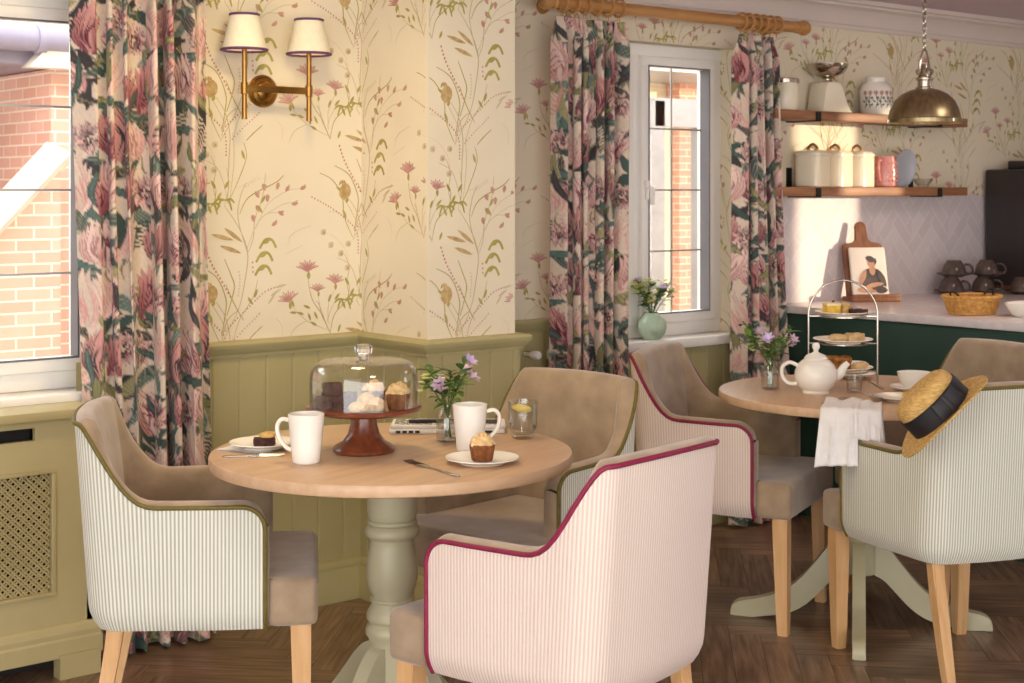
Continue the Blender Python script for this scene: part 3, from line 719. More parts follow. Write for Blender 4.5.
ringset(c2, [3.70+.058*k for k in range(6)], 4.19, ZP); ringset(c3, [4.68+.045*k for k in range(6)], 4.19, ZP); ringset(c1, [1.83+.07*k for k in range(6)], 4.215, ZP)
def pole(name, label, xa, xb, y, fin):
    p = thing(name, label, 'curtain pole', ((xa+xb)/2, y, ZP), 0, None); h = (xb-xa)/2
    tube([(-h, 0, 0), (h, 0, 0)], .0235, 16).build('rod', M['pole'], p)
    FN = [(0, 0), (.02, .0), (.026, .006), (.026, .014), (.019, .020), (.022, .030), (.031, .042), (.033, .055), (.028, .070), (.015, .080), (0, .082)]
    for s in fin: lathe(FN, 18).xf(Matrix.Translation((s*h, 0, 0)) @ Matrix.Rotation(s*PI/2, 4, 'Y')).build('finial', M['pole'], p)
    for s in (-.93, .93): tube([(s*h, .0, 0), (s*h, WY-y-.004, 0)], .013, 10).join(lathe([(0, 0), (.03, 0), (.026, .014), (.013, .018)], 14).xf(Matrix.Translation((s*h, WY-y-.001, 0)) @ Matrix.Rotation(PI/2, 4, 'X'))).build('bracket', M['pole'], p)
    return p
pole('curtain_pole', 'honey oak curtain pole with turned finial above the window with the green vase', 3.67, 5.03, 4.19, (-1, 1))
pole('curtain_pole', 'oak curtain pole above the window over the radiator cover', .35, 2.30, 4.215, (-1, 1))

# ------------------------------------------------------------------ wall sconce
sx, sy, sz = 2.505, WY, 1.725
s = thing('wall_sconce', 'twin brass wall light with two cream shades edged in purple', 'wall light', (sx, sy, sz))
lathe([(0, 0), (.054, 0), (.054, .006), (.049, .012), (.045, .011), (.042, .016), (.032, .018), (.030, .024), (.022, .028), (0, .029)], 32).xf(Matrix.Rotation(PI/2, 4, 'X')).build('backplate', M['brass'], s)
yo = -.095
box(-.120, .120, yo-.006, yo+.006, -.011, .011, bev=.002).join(tube([(0, -.02, 0), (0, yo, 0)], .011, 12)).build('crossbar', M['brass'], s)
for k, dx in enumerate((-.120, .120)):
    st = tube([(dx, yo, -.095), (dx, yo, .135)], .0085, 14).join(lathe([(.0085, -.02), (.012, -.018), (.012, .018), (.0085, .02)], 16, (dx, yo, 0)))
    st.join(lathe([(0, -.004), (.0095, -.004), (.0095, .004), (0, .004)], 14, (dx, yo, -.095)))
    st.build('stem', M['brass'], s)
    sh = lathe([(.072, .120), (.045, .236), (.0435, .236), (.0705, .120), (.072, .120)], 40, (dx, yo, 0)).build('lamp_shade', M['shade'], s)
    for r, z in ((.0725, .122), (.0455, .234)):
        tube([(dx+r*math.cos(a), yo+r*math.sin(a), z) for a in [2*PI*q/40 for q in range(40)]], .0044, 6, closed=True).build('shade_trim', M['purple'], sh)
    lathe([(0, .13), (.014, .135), (.014, .165), (.010, .17), (.003, .17), (.003, .234), (0, .234)], 14, (dx, yo, 0)).join(tube([(dx-.044, yo, .232), (dx+.044, yo, .232)], .0015, 5)).build('lamp_holder', M['brass'], s)

# ------------------------------------------------------------------ radiator cover
cy = 4.15
rc = thing('radiator_cover', 'khaki painted radiator cover with lattice grille below the window', 'radiator cover', (1.2, 4.24, 0))
def LR(bm): return bm.xf(Matrix.Translation((-1.2, -4.24, 0)))
xl, xr = .62, 1.838
LR(box(xl-.02, xr+.012, cy-.03, WY-.013, .745, .772, bev=.005)).build('shelf_top', M['cover'], rc)
gx0, gx1, gz0, gz1 = .85, 1.712, .25, .59
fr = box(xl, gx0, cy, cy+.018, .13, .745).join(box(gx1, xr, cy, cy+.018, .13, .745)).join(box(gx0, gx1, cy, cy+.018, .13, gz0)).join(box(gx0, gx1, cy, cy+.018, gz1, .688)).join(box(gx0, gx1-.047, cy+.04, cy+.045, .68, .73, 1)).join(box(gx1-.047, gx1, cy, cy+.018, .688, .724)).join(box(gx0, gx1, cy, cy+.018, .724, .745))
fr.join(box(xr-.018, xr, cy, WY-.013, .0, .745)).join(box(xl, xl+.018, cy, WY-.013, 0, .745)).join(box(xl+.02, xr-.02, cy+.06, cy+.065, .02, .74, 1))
LR(fr).build('front_panel', [M['cover'], M['dark']], rc, angle=20)
bd = MB()
for x0_, x1_, z0_, z1_ in ((gx0-.014, gx1+.014, gz1, gz1+.012), (gx0-.014, gx1+.014, gz0-.012, gz0), (gx0-.014, gx0, gz0, gz1), (gx1, gx1+.014, gz0, gz1)): bd.join(box(x0_, x1_, cy-.006, cy, z0_, z1_, bev=.002))
LR(bd).build('grille_frame', M['cover'], rc)
lt = MB(); sp = .030
for sgn in (1, -1):
    for k in range(-30, 60):
        for o in (-.0058, .0058):
            c = k*sp+o; pts = []
            for t in np.linspace(0, gz1-gz0, 2):
                pts.append((gx0+c+sgn*t if sgn > 0 else gx0+c+ (gz1-gz0)-t, gz0+t))
            (xa, za), (xb, zb3) = pts
            def clip(xa, za, xb, zb3):
                for lim, side in ((gx0, 1), (gx1, -1)):
                    ia, ib = (xa-lim)*side >= 0, (xb-lim)*side >= 0
                    if not ia and not ib: return None
                    if ia != ib:
                        t = (lim-xa)/(xb-xa); p = (lim, za+t*(zb3-za))
                        if ia: xb, zb3 = p
                        else: xa, za = p
                return xa, za, xb, zb3
            r = clip(xa, za, xb, zb3)
            if not r or math.hypot(r[2]-r[0], r[3]-r[1]) < .004: continue
            yy_ = cy+.006+(.003 if sgn > 0 else 0)
            lt.join(tube([(r[0], yy_, r[1]), (r[2], yy_, r[3])], .0031, 4))
LR(lt).build('lattice_grille', M['cover'], rc)
sk = MB()
SKP = [(0, .06), (.022, .06), (.022, .108), (.018, .114), (.019, .128), (.013, .146), (.008, .152), (0, .152)]
sk.join(sweep([(xl, cy+.002), (xr, cy+.002), (xr, WY-.013)], SKP)); sk.join(box(xr-.11, xr+.012, cy-.028, cy+.02, 0, .07)).join(box(xl, xl+.11, cy-.028, cy+.02, 0, .07)).join(box(xr, xr+.012, cy, WY-.013, 0, .07))
LR(sk).build('plinth', M['cover'], rc, angle=20)
v = tag(tube([(3.62, WY-.013, .785), (3.62, 4.26, .785)], .008, 10).join(lathe([(0, 0), (.014, 0), (.016, .015), (.016, .034), (.012, .042), (0, .043)], 18).xf(Matrix.Translation((3.62, 4.275, .785)) @ Matrix.Rotation(PI/2, 4, 'X'))).build('radiator_valve', M['white']), 'small white radiator valve head beside the curtain hem of the pier', 'valve')

# ------------------------------------------------------------------ kitchen
IX = 5.045
isl = thing('kitchen_island', 'dark green painted cabinet run carrying the pale worktop', 'cabinet', (5.5, 3.2, 0))
def LI(bm): return bm.xf(Matrix.Translation((-5.5, -3.2, 0)))
LI(box(IX, 6.0, 1.9, WY-.003, .10, .868, bev=.003)).build('cabinet_body', M['tealcab'], isl)
LI(box(6.0, 8.2, 3.72, WY-.003, .10, .868, bev=.003)).build('cabinet_body', M['tealcab'], isl)
LI(box(IX+.03, 5.97, 1.93, WY-.003, 0, .11).join(box(6.0, 8.2, 3.78, WY-.003, 0, .11))).build('plinth', M['tealcab'], isl)
LI(box(IX-.006, IX+.002, 1.9, 2.35, .12, .86, bev=.002).join(box(IX-.006, IX+.002, 2.356, 4.3, .12, .86, bev=.002))).build('end_panel', M['tealcab'], isl)
wt = prism([(IX-.02, 1.86), (6.03, 1.86), (6.03, 3.69), (8.2, 3.69), (8.2, WY-.009), (IX-.02, WY-.009)], .870, .902, bev=.004)
tag(wt.build('worktop', M['worktop']), 'pale stone worktop with the basket and brown cups on it', 'worktop')

def wall_shelf(label, z, bxs):
    s = thing('wall_shelf', label, 'shelf', (5.57, WY, z), 0, 'timber wall shelves')
    box(-.70, .70, -.165, -.010, -.040, 0, bev=.004).build('plank', M['shelfwood'], s)
    for x in bxs:
        (box(x-.016, x+.016, -.006, 0, -.045, .085).join(box(x-.016, x+.016, -.1695, 0, -.0455, -.0405)).join(box(x-.016, x+.016, -.1695, -.1655, -.0455, -.004))).build('bracket', M['blackmetal'], s)
    return s
SZU, SZL = 1.742, 1.413
wall_shelf('upper timber shelf holding the kitchen scale and flowered jar', SZU, (-.42, .47))
wall_shelf('lower timber shelf holding three canisters and a pink jug', SZL, (-.42, .47))
SY = 4.243
# upper shelf
t = thing('enamel_canister', 'white lidded canister at the curtain end of the upper shelf', 'canister', (5.02, SY, SZU))
lathe([(0, 0), (.058, 0), (.060, .004), (.060, .112), (.055, .122), (.055, .124), (0, .124)], 28).build('body', M['creamware'], t)
lathe([(.060, .118), (.064, .119), (.064, .134), (.058, .139), (0, .141)], 28).build('lid', M['nickel'], t)
t = thing('kitchen_scale', 'cream kitchen scale topped by a polished metal bowl', 'kitchen scale', (5.31, SY, SZU), -.15)
sb = prism([(-.075, 0), (.105, 0), (.095, .012), (.062, .035), (.040, .11), (.03, .135), (-.045, .135), (-.055, .11)], -.055, .055, bev=.008).xf(Matrix(((1,0,0,0),(0,0,1,0),(0,1,0,0),(0,0,0,1))))
sb.build('scale_body', M['creamware'], t)
tube([(.074, -.012, .030), (.052, -.012, .112)], .017, 18).build('dial', M['nickel'], t)
lathe([(.0, .135), (.022, .135), (.018, .150), (.03, .158), (0, .158)], 20).build('bowl_stem', M['nickel'], t)
lathe([(0, .158), (.04, .160), (.072, .176), (.089, .200), (.092, .216), (.089, .216), (.085, .200), (.068, .180), (.036, .165), (0, .163)], 36).build('weighing_bowl', M['nickel'], t)
t = thing('storage_jar', 'white flower printed lidless storage jar near the pendant lamp', 'jar', (5.66, SY, SZU))
jb = lathe([(0, 0), (.070, 0), (.074, .006), (.075, .11), (.070, .130), (.052, .148), (.044, .153), (.044, .168), (.047, .172), (.040, .172), (.040, .15), (0, .14)], 36)
A = []
for k in range(7):
    x = -.075+k*.026
    stroke(ccat([(x, .03), (x+.006*(-1)**k, .06), (x, .092)]), .003, 2, A, False)
    for q in range(3): lens((x+.007*(-1)**q, .045+q*.016), .6*(-1)**q, .016, .008, 2, A)
    for q in range(5): lens((x+.006*math.cos(q*1.256), .100+.006*math.sin(q*1.256)), q*1.256, .012, .009, 1, A)
    lens((x+.012, .072), 1, .010, .009, 1, A)
for poly, m in A: jb.add([(.0757*math.cos(-2.2+p[0]/.0757), .0757*math.sin(-2.2+p[0]/.0757), p[1]) for p in poly], [tuple(range(len(poly)))], m)
jb.build('jar_body', [M['chinawhite'], M['p_pink'], M['leafd']], t)
# lower shelf
CN = ['cream canister nearest the curtain on the lower shelf', 'cream canister in the middle of the row of three on the lower shelf', 'cream canister beside the pink jug on the lower shelf']
can = None
for k, x in enumerate((5.21, 5.365, 5.52)):
    if can is None:
        can = thing('tea_canister', CN[0], 'canister', (x, SY, SZL), .12, 'cream canisters on the lower shelf')
        lathe([(0, 0), (.060, 0), (.064, .004), (.064, .132), (.060, .138), (0, .138)], 40, sq=5).build('body', M['creamware'], can)
        lathe([(.058, .136), (.066, .138), (.066, .148), (.058, .158), (.03, .163), (0, .164)], 40, sq=5).build('lid', M['creamware'], can)
        tube(cat([(-.036, 0, .160), (-.032, 0, .176), (0, 0, .188), (.032, 0, .176), (.036, 0, .160)], 5), .0062, 8).build('loop_handle', M['brass'], can)
    else: dup(can, (x, SY, SZL), .12, CN[k])
t = thing('ceramic_jug', 'pink dimpled jug on the lower shelf', 'jug', (5.73, SY, SZL), 0)
jp = [(0, 0), (.046, 0), (.052, .006), (.055, .06), (.050, .11), (.047, .142), (.044, .142), (.046, .11), (.050, .06), (.046, .012), (0, .01)]
jg = lathe(jp, 32)
for z in (.03, .05, .07, .09, .11):
    for k in range(18):
        a = 2*PI*(k+(z*50 % 2)*.5)/18; r = .0545 if z < .09 else .051
        jg.join(blob((r*math.cos(a), r*math.sin(a), z), (.005, .005, .006), 1, 0, 6))
jg.build('jug_body', M['pinkjug'], t)
tube(cat([(-.047, -.01, .125), (-.082, -.025, .12), (-.092, -.03, .08), (-.07, -.02, .035), (-.052, -.01, .03)], 6), .0065, 8).build('handle', M['pinkjug'], t)
tag(lathe([(0, 0), (.05, .0), (.078, .006), (.090, .012), (.089, .015), (.075, .010), (0, .005)], 40).xf(Matrix.Translation((5.885, 4.262, SZL+.0895)) @ Matrix.Rotation(.16, 4, 'X') @ Matrix.Rotation(PI/2, 4, 'X')).build('plate', M['bluegrey']), 'pale blue grey plate propped upright behind the little glass bowl', 'plate')
tag(lathe([(0, 0), (.022, 0), (.024, .006), (.038, .022), (.048, .040), (.046, .040), (.034, .024), (.02, .01), (0, .009)], 28, (5.965, 4.205, SZL)).build('glass_bowl', M['rimglass']), 'small clear glass bowl on the lower shelf', 'bowl')
# pendant lamp over the island
px_, py_, rz_ = 5.26, 3.70, 1.675
pd = thing('pendant_lamp', 'brushed brass dome pendant lamp hanging on a chain', 'pendant lamp', (px_, py_, CEIL))
o = rz_-CEIL
lathe([(.150, 0), (.152, .002), (.152, .018), (.147, .022), (.146, .03), (.140, .055), (.122, .093), (.095, .120), (.060, .137), (.040, .142), (.040, .139), (.058, .133), (.092, .116), (.118, .09), (.136, .054), (.142, .02), (.147, .002), (.150, 0)], 48, (0, 0, o)).build('dome_shade', M['brass_brush'], pd)
lathe([(.036, .140), (.038, .148), (.030, .152), (.030, .176), (.036, .180), (.036, .188), (.024, .194), (.034, .205), (.038, .216), (.030, .226), (.016, .232), (.014, .245), (0, .247)], 32, (0, 0, o)).build('neck', M['nickel'], pd)
yk = MB()
for sx_ in (-1, 1): yk.join(tube([(sx_*.036, 0, o+.205), (sx_*.034, 0, o+.245), (sx_*.012, 0, o+.300), (0, 0, o+.308)], .0045, 8))
yk.build('yoke', M['nickel'], pd)
zc = o+.305; k = 0; lk = MB()
while zc < -.055:
    h = .034; R = Matrix.Translation((0, 0, zc+h/2-.004)) @ Matrix.Rotation(PI/2*(k % 2), 4, 'Z')
    lk.join(tube([(.0085*math.cos(a), 0, .017*math.sin(a)) for a in [2*PI*q/14 for q in range(14)]], .0024, 6, closed=True).xf(R)); zc += h-.009; k += 1
lk.build('chain', M['nickel'], pd)
lathe([(0, 0), (.05, 0), (.05, -.012), (.03, -.03), (.008, -.045), (0, -.058)], 28).build('ceiling_rose', M['nickel'], pd)
for k in range(3):
    a = .4+k*2.094; lathe([(0, 0), (.006, 0), (.006, .012), (0, .014)], 10, (.153*math.cos(a), .153*math.sin(a), o+.004)).build('thumb_screw', M['nickel'], pd)
# worktop things
WT = .902
t = thing('cookbook_stand', 'wooden cookbook stand with a rounded handle at the tiled wall', 'book stand', (5.53, 4.19, WT), -.5)
Rl = Matrix.Translation((0, .0, .02)) @ Matrix.Rotation(-.24, 4, 'X')
ou = [(-.095, 0), (.095, 0), (.095, .232), (.085, .243), (.04, .248), (.026, .262), (.022, .30), (.027, .322), (.018, .340), (0, .346), (-.018, .340), (-.027, .322), (-.022, .30), (-.026, .262), (-.04, .248), (-.085, .243), (-.095, .232)]
prism(ou, -.010, .010, bev=.003).xf(Rl @ Matrix(((1,0,0,0),(0,0,1,.012),(0,1,0,0),(0,0,0,1)))).build('backboard', M['boardwood'], t)
box(-.11, .12, -.085, .035, 0, .020, bev=.004).join(box(-.11, .12, -.085, -.070, .018, .034, bev=.003)).build('ledge', M['boardwood'], t)
ck = thing('cookbook', 'cookbook with a printed figure on its pale cover, propped on the wooden stand', 'book', (5.53, 4.19, WT+.021), -.5)
Rb = Matrix.Translation((.005, -.022, .0)) @ Matrix.Rotation(-.24, 4, 'X')
bk = box(-.085, .085, -.008, .002, 0, .222, 0, bev=.002)
A = []
lens((.012, .075), 1.57, .11, .115, 1, A, 12, .45); lens((.015, .118), 1.57, .05, .03, 2, A, 8, .6); lens((.014, .150), 1.45, .052, .040, 2, A, 12, .6); lens((.010, .168), 1.2, .030, .046, 1, A, 8, .6); lens((.032, .158), 1.5, .03, .014, 1, A)
lens((-.034, .085), 1.1, .085, .026, 2, A); lens((.056, .080), 2.0, .09, .03, 1, A); lens((.020, .050), .15, .09, .022, 2, A); lens((-.030, .030), .1, .075, .03, 2, A, 8, .6); lens((.045, .028), -.1, .07, .034, 1, A, 8, .6); lens((.0, .022), 0, .05, .018, 2, A)
for i, (poly, m) in enumerate(A): bk.add([(p[0], -.0082-.00004*i, p[1]) for p in poly], [tuple(range(len(poly)))], m)
bk.xf(Rb).build('cover', [M['bookpage'], M['bookdark'], M['bookskin']], ck)
box(-.083, .083, .002, .012, .003, .219, 0).xf(Rb).build('page_block', M['newsprint'], ck)
# basket: woven stakes and rails
t = thing('wicker_basket', 'shallow golden wicker basket on the pale worktop', 'basket', (5.26, 3.475, WT))
def ell(z, a, c, n=44): return [(a*math.cos(2*PI*k/n), c*math.sin(2*PI*k/n), z) for k in range(n)]
wv = MB()
n = 44
for k in range(7):
    z = .006+k*.0085; a_, c_ = .108+z*.30, .078+z*.30
    wv.join(tube([(p[0]*(1+.016*(-1)**(i+k)), p[1]*(1+.016*(-1)**(i+k)), z) for i, p in enumerate(ell(z, a_, c_, 56))], .0046, 6, closed=True))
for k in range(28):
    a = 2*PI*k/28; wv.join(tube([(.108*math.cos(a), .078*math.sin(a), .004), (.131*math.cos(a), .101*math.sin(a), .07)], .0035, 5))
wv.join(prism([(p[0]*.99, p[1]*.99) for p in ell(0, .108, .078)], .002, .008))
wv.build('woven_side', M['wicker'], t)
tube(ell(.072, .133, .103, 44), .0068, 8, closed=True).join(tube(ell(.064, .130, .100, 44), .0045, 6, closed=True)).build('rim', M['wicker'], t)
for s in (-1, 1): tube(cat([(s*.115, -.02, .074), (s*.132, -.01, .092), (s*.132, .01, .092), (s*.115, .02, .074)], 5), .004, 7).build('handle', M['blackmetal'], t)
tag(lathe([(0, 0), (.075, 0), (.085, .008), (.105, .045), (.108, .055), (.104, .055), (.098, .043), (.078, .012), (0, .010)], 40, (5.335, 3.235, WT), sq=3.2).build('serving_dish', M['chinawhite']), 'white square serving dish next to the wicker basket', 'dish')
# brown cups on saucers
def saucer(name, r, mtl, label, loc, group, cat_='saucer'):
    return tag(lathe([(0, 0), (r*.5, 0), (r*.55, .004), (r*.9, .012), (r, .017), (r*.99, .019), (r*.88, .015), (r*.5, .0075), (0, .0065)], 36).build(name, mtl), label, cat_, group)
def cup(label, loc, rz, group, flip):
    t = thing('coffee_cup', label, 'cup', loc, rz, group)
    pr = [(0, 0), (.026, 0), (.028, .004), (.040, .020), (.047, .042), (.049, .060), (.0465, .060), (.044, .042), (.036, .021), (0, .008)]
    hd = cat([(.045, 0, .05), (.066, 0, .052), (.072, 0, .036), (.06, 0, .018), (.040, 0, .016)], 5)
    if flip: pr = [(r, .060-z) for r, z in pr]; hd = [(p.x, p.y, .060-p.z) for p in hd]
    t.scale = (1.2, 1.2, 1.2)
    lathe(pr, 32).build('bowl', M['browncup'], t); tube(hd, .0048, 8).build('handle', M['browncup'], t); return t
pos_ = [(6.20, 4.21), (6.365, 4.14), (6.455, 3.99)]
nm = ['at the wall end of the lower row', 'in the middle of the lower row', 'at the appliance end of the lower row']
for k, (x, y) in enumerate(pos_):
    so = saucer('saucer', .082, M['browncup'], 'brown saucer under the cup '+nm[k], None, 'brown saucers'); so.location = (x, y, WT)
    cup('upturned dark brown cup '+nm[k], (x, y, WT+.0085), -.9, 'brown cups', True)
for k, (x, y) in enumerate([(6.215, 4.205), (6.375, 4.13)]):
    w_ = ['nearer the basket', 'nearer the black appliance'][k]
    so = saucer('saucer', .082, M['browncup'], 'brown saucer on the upper tier '+w_, None, 'brown saucers'); so.location = (x, y, WT+.0805)
    cup('upturned dark brown cup on the upper tier '+w_, (x, y, WT+.089), -.9, 'brown cups', True)
t = thing('coffee_machine', 'tall black casing of a machine at the end of the worktop', 'appliance', (7.04, 4.0, WT))
box(-.42, .6, -.27, .30, .02, .60, bev=.012).build('casing', M['blackplastic'], t)
box(-.30, .5, -.22, .25, .598, .645, bev=.01).build('top_tray', M['blackplastic'], t)
box(-.42, .6, -.27, .30, 0, .022, bev=.004).build('base', M['boardwood'], t)
# ------------------------------------------------------------------ chairs
def chair(label, fabric, piping, loc, rz):
    W, yf, yb, r, th = .262, -.195, .218, .080, .050
    zb, za, zk = .362, .655, .835
    P = []
    for d in [0, .002, .006, .012, .019, .027, .036, .046, .056]+[.056+(yb-r-yf-.056)*i/16 for i in range(1, 17)]: P.append((W, yf+d, 1, 0))
    for i in range(1, 11): a = PI/2*i/10; P.append((W-r+r*math.cos(a), yb-r+r*math.sin(a), math.cos(a), math.sin(a)))
    for i in range(1, 10): x = (W-r)*(1-2*i/10); P.append((x, yb+.014*(1-(x/(W-r))**2), 0, 1))
    P += [(-x, y, -nx, ny) for x, y, nx, ny in P[:35][::-1]]
    n = len(P); S = [0]
    for a, c in zip(P[:-1], P[1:]): S.append(S[-1]+math.hypot(c[0]-a[0], c[1]-a[1]))
    s0 = .218+.195-.080-.098; s1 = .218+.195-.080+.078
    def ztop(x, y, s=None):
        s = min(s, S[-1]-s)
        z = za+(zk-za+.012)*sstep((s-s0)/(s1-s0))**1.7+(.008*(1-(x/W)**2) if y > yb-.03 else 0)
        d = y-yf; R = .055
        if d < R: z -= R-math.sqrt(max(0, R*R-(R-d)**2))
        return z
    def pos(i, z, inset=0):
        x, y, nx, ny = P[i]; q = (z-zb)/(zk-zb); bk = sstep((y+.05)/(yb+.05))
        k = inset+(.020*(1-(z-zb)/.055)**2 if z < zb+.055 else 0)
        tp = 1-.11*sstep((y+.16)/(yb+.16))
        return Vector((x*(1+.01*q)*tp-nx*k, y+.035*q*bk-ny*k, z))
    ch = thing('tub_chair', label, 'chair', loc, rz, 'tub chairs around the round tables')
    # striped outer shell
    R = 18; b = MB(); vs = []; uv = []; fs = []
    for i in range(n):
        zt = ztop(*P[i][:2], S[i])
        for j in range(R+1):
            t = j/R; t = t*t*.35+t*.65; z = zb+(zt-zb)*t; vs.append(pos(i, z)); uv.append((S[i], z))
    for i in range(n-1):
        for j in range(R): a = i*(R+1)+j; fs.append((a, a+R+1, a+R+2, a+1))
    b.add(vs, fs, 0, uv)
    bot = [i*(R+1) for i in range(n)]; b.add([vs[i] for i in bot], [tuple(range(n))], 0, [uv[i] for i in bot])
    b.build('shell', fabric, ch, angle=60)
    # velvet lining rolled over the top, with the arm fronts
    b = MB(); vs = []; fs = []; K = 13
    for i in range(n):
        zt = ztop(*P[i][:2], S[i]); col = [pos(i, zt), pos(i, zt+.009, .010), pos(i, zt+.013, th*.5), pos(i, zt+.007, th-.008), pos(i, zt-.006, th)]
        for j in range(1, K-4): z = zt-.006-(zt-.006-.43)*j/(K-5); col.append(pos(i, z, th+.012*math.sin(PI*j/(K-5))*sstep(min(i, n-1-i)/14)))
        vs += col
    c = len(vs)//n
    for i in range(n-1):
        for j in range(c-1): a = i*c+j; fs.append((a, a+1, a+c+1, a+c))
    b.add(vs, fs)
    for i in (0, n-1):
        vs = []; zt = ztop(*P[i][:2], S[i])
        for j in range(9):
            z = zb+.004+(zt-zb-.004)*j/8; o_, m_, i_ = pos(i, z), pos(i, z, th*.5), pos(i, z, th); e = .009
            top = .010 if j == 8 else 0
            m_ = m_+Vector((0, -e, top)); q1 = (o_+m_)/2+Vector((0, -e*.45, top*.3)); q2 = (i_+m_)/2+Vector((0, -e*.45, top*.3)); vs += [o_, q1, m_, q2, i_]
        b.add(vs, [(5*j+k, 5*j+k+1, 5*j+k+6, 5*j+k+5) for j in range(8) for k in range(4)])
    b.build('upholstery', M['taupe'], ch, angle=50)
    # contrast piping
    pp = [pos(0, zb+(ztop(*P[0][:2], 0)-zb)*j/10) for j in range(10)]+[pos(i, ztop(*P[i][:2], S[i])) for i in range(n)]+[pos(n-1, zb+(ztop(*P[-1][:2], 0)-zb)*j/10) for j in range(9, -1, -1)]
    tube(pp, .0056, 8).build('piping', piping, ch)
    # T shaped seat cushion
    w1, w2 = W-.002, W-th+.004
    ou = [(-w1, -.318), (w1, -.318), (w1, yf-.008), (w2, yf-.008), (w2-.02, .18), (-w2+.02, .18), (-w2, yf-.008), (-w1, yf-.008)]
    bm = bmesh.new(); lo = [bm.verts.new((x, y, .368)) for x, y in ou]; hi = [bm.verts.new((x, y, .482)) for x, y in ou]
    bm.faces.new(lo[::-1]); bm.faces.new(hi)
    for i in range(8): bm.faces.new((lo[i], lo[(i+1) % 8], hi[(i+1) % 8], hi[i]))
    bmesh.ops.bevel(bm, geom=[e for e in bm.edges], offset=.020, segments=4, profile=.55, affect='EDGES')
    for v in bm.verts:
        if v.co.z > .46: v.co.z += .012*max(0, 1-(v.co.x/.26)**2)
    seat = from_bm(bm).build('seat', M['taupe'], ch, angle=50)
    sp_ = [(-w1+.004, yf-.02, .466), (-w1+.004, -.308, .466), (-w1+.014, -.317, .466), (w1-.014, -.317, .466), (w1-.004, -.308, .466), (w1-.004, yf-.02, .466)]
    tube(sp_, .0032, 6).build('seat_seam', M['taupe'], seat)
    # tapered legs
    for sx_, sy_ in ((1, 1), (-1, 1), (1, -1), (-1, -1)):
        fx = .222 if sy_ > 0 else .180; top = Vector((sx_*fx, -.278 if sy_ > 0 else .155, .378)); bt = Vector((sx_*(fx-.004), -.283 if sy_ > 0 else .225, 0)); a, c = (.0245, .017) if sy_ > 0 else (.0195, .0135)
        vs = []; h = 7
        for j in range(h):
            t = j/(h-1); p = top.lerp(bt, t); k = a+(c-a)*t; y = p.y
            if sy_ < 0: y = top.y+(bt.y-top.y)*t**1.2
            for dx, dy in ((-1, -1), (1, -1), (1, 1), (-1, 1)): vs.append((p.x+dx*k, y+dy*k, p.z))
        fs = [(4*j+q, 4*j+(q+1) % 4, 4*j+4+(q+1) % 4, 4*j+4+q) for j in range(h-1) for q in range(4)]+[(0, 1, 2, 3), tuple(4*(h-1)+q for q in range(4))]
        bm = bmesh.new(); bv = [bm.verts.new(v) for v in vs]
        for f in fs: bm.faces.new([bv[i] for i in f])
        bmesh.ops.bevel(bm, geom=[e for e in bm.edges if abs(e.verts[0].co.z-e.verts[1].co.z) > .01], offset=.004, segments=2, affect='EDGES')
        from_bm(bm).build('leg', M['beech'], ch, angle=30)
    return ch
S_, C_ = math.sin(math.radians(50.5)), math.cos(math.radians(50.5))
def face(r, fw): return math.atan2(-r*C_+fw*S_, r*S_+fw*C_)
def facing(fr, ff):
    """turn for a chair facing (fr across, ff into) the photographer's view of the room"""
    return math.atan2(-fr*C_+ff*S_, fr*S_+ff*C_)+PI/2
CH = {
 'A': ((1.767, 3.417), facing(1, 0.14)),
 'B': ((2.738, 3.251), facing(-0.64, -0.77)),
 'P': ((2.197, 2.453), facing(-0.77, 0.64)),
 'Q': ((3.746, 3.444), facing(0.89, -0.45)),
 'G': ((3.802, 2.568), facing(-0.33, 0.945)),
 'F': ((4.475, 3.024), facing(-0.88, -0.48)),
}
gc = chair('sage striped tub chair with olive piping beside the radiator cover', M['str_green'], M['pip_olive'], (*CH['A'][0], 0), CH['A'][1])
dup(gc, (*CH['B'][0], 0), CH['B'][1], 'tub chair with olive piping facing out from behind the table with the glass cake dome')
dup(gc, (*CH['G'][0], 0), CH['G'][1], 'sage striped tub chair with the straw hat on its back')
dup(gc, (*CH['F'][0], 0), CH['F'][1], 'taupe velvet tub chair in front of the dark green cabinet')
pc = chair('blush striped tub chair with plum piping seen from behind, nearest the camera', M['str_pink'], M['pip_plum'], (*CH['P'][0], 0), CH['P'][1])
dup(pc, (*CH['Q'][0], 0), CH['Q'][1], 'blush tub chair with plum piping below the window with the green vase')

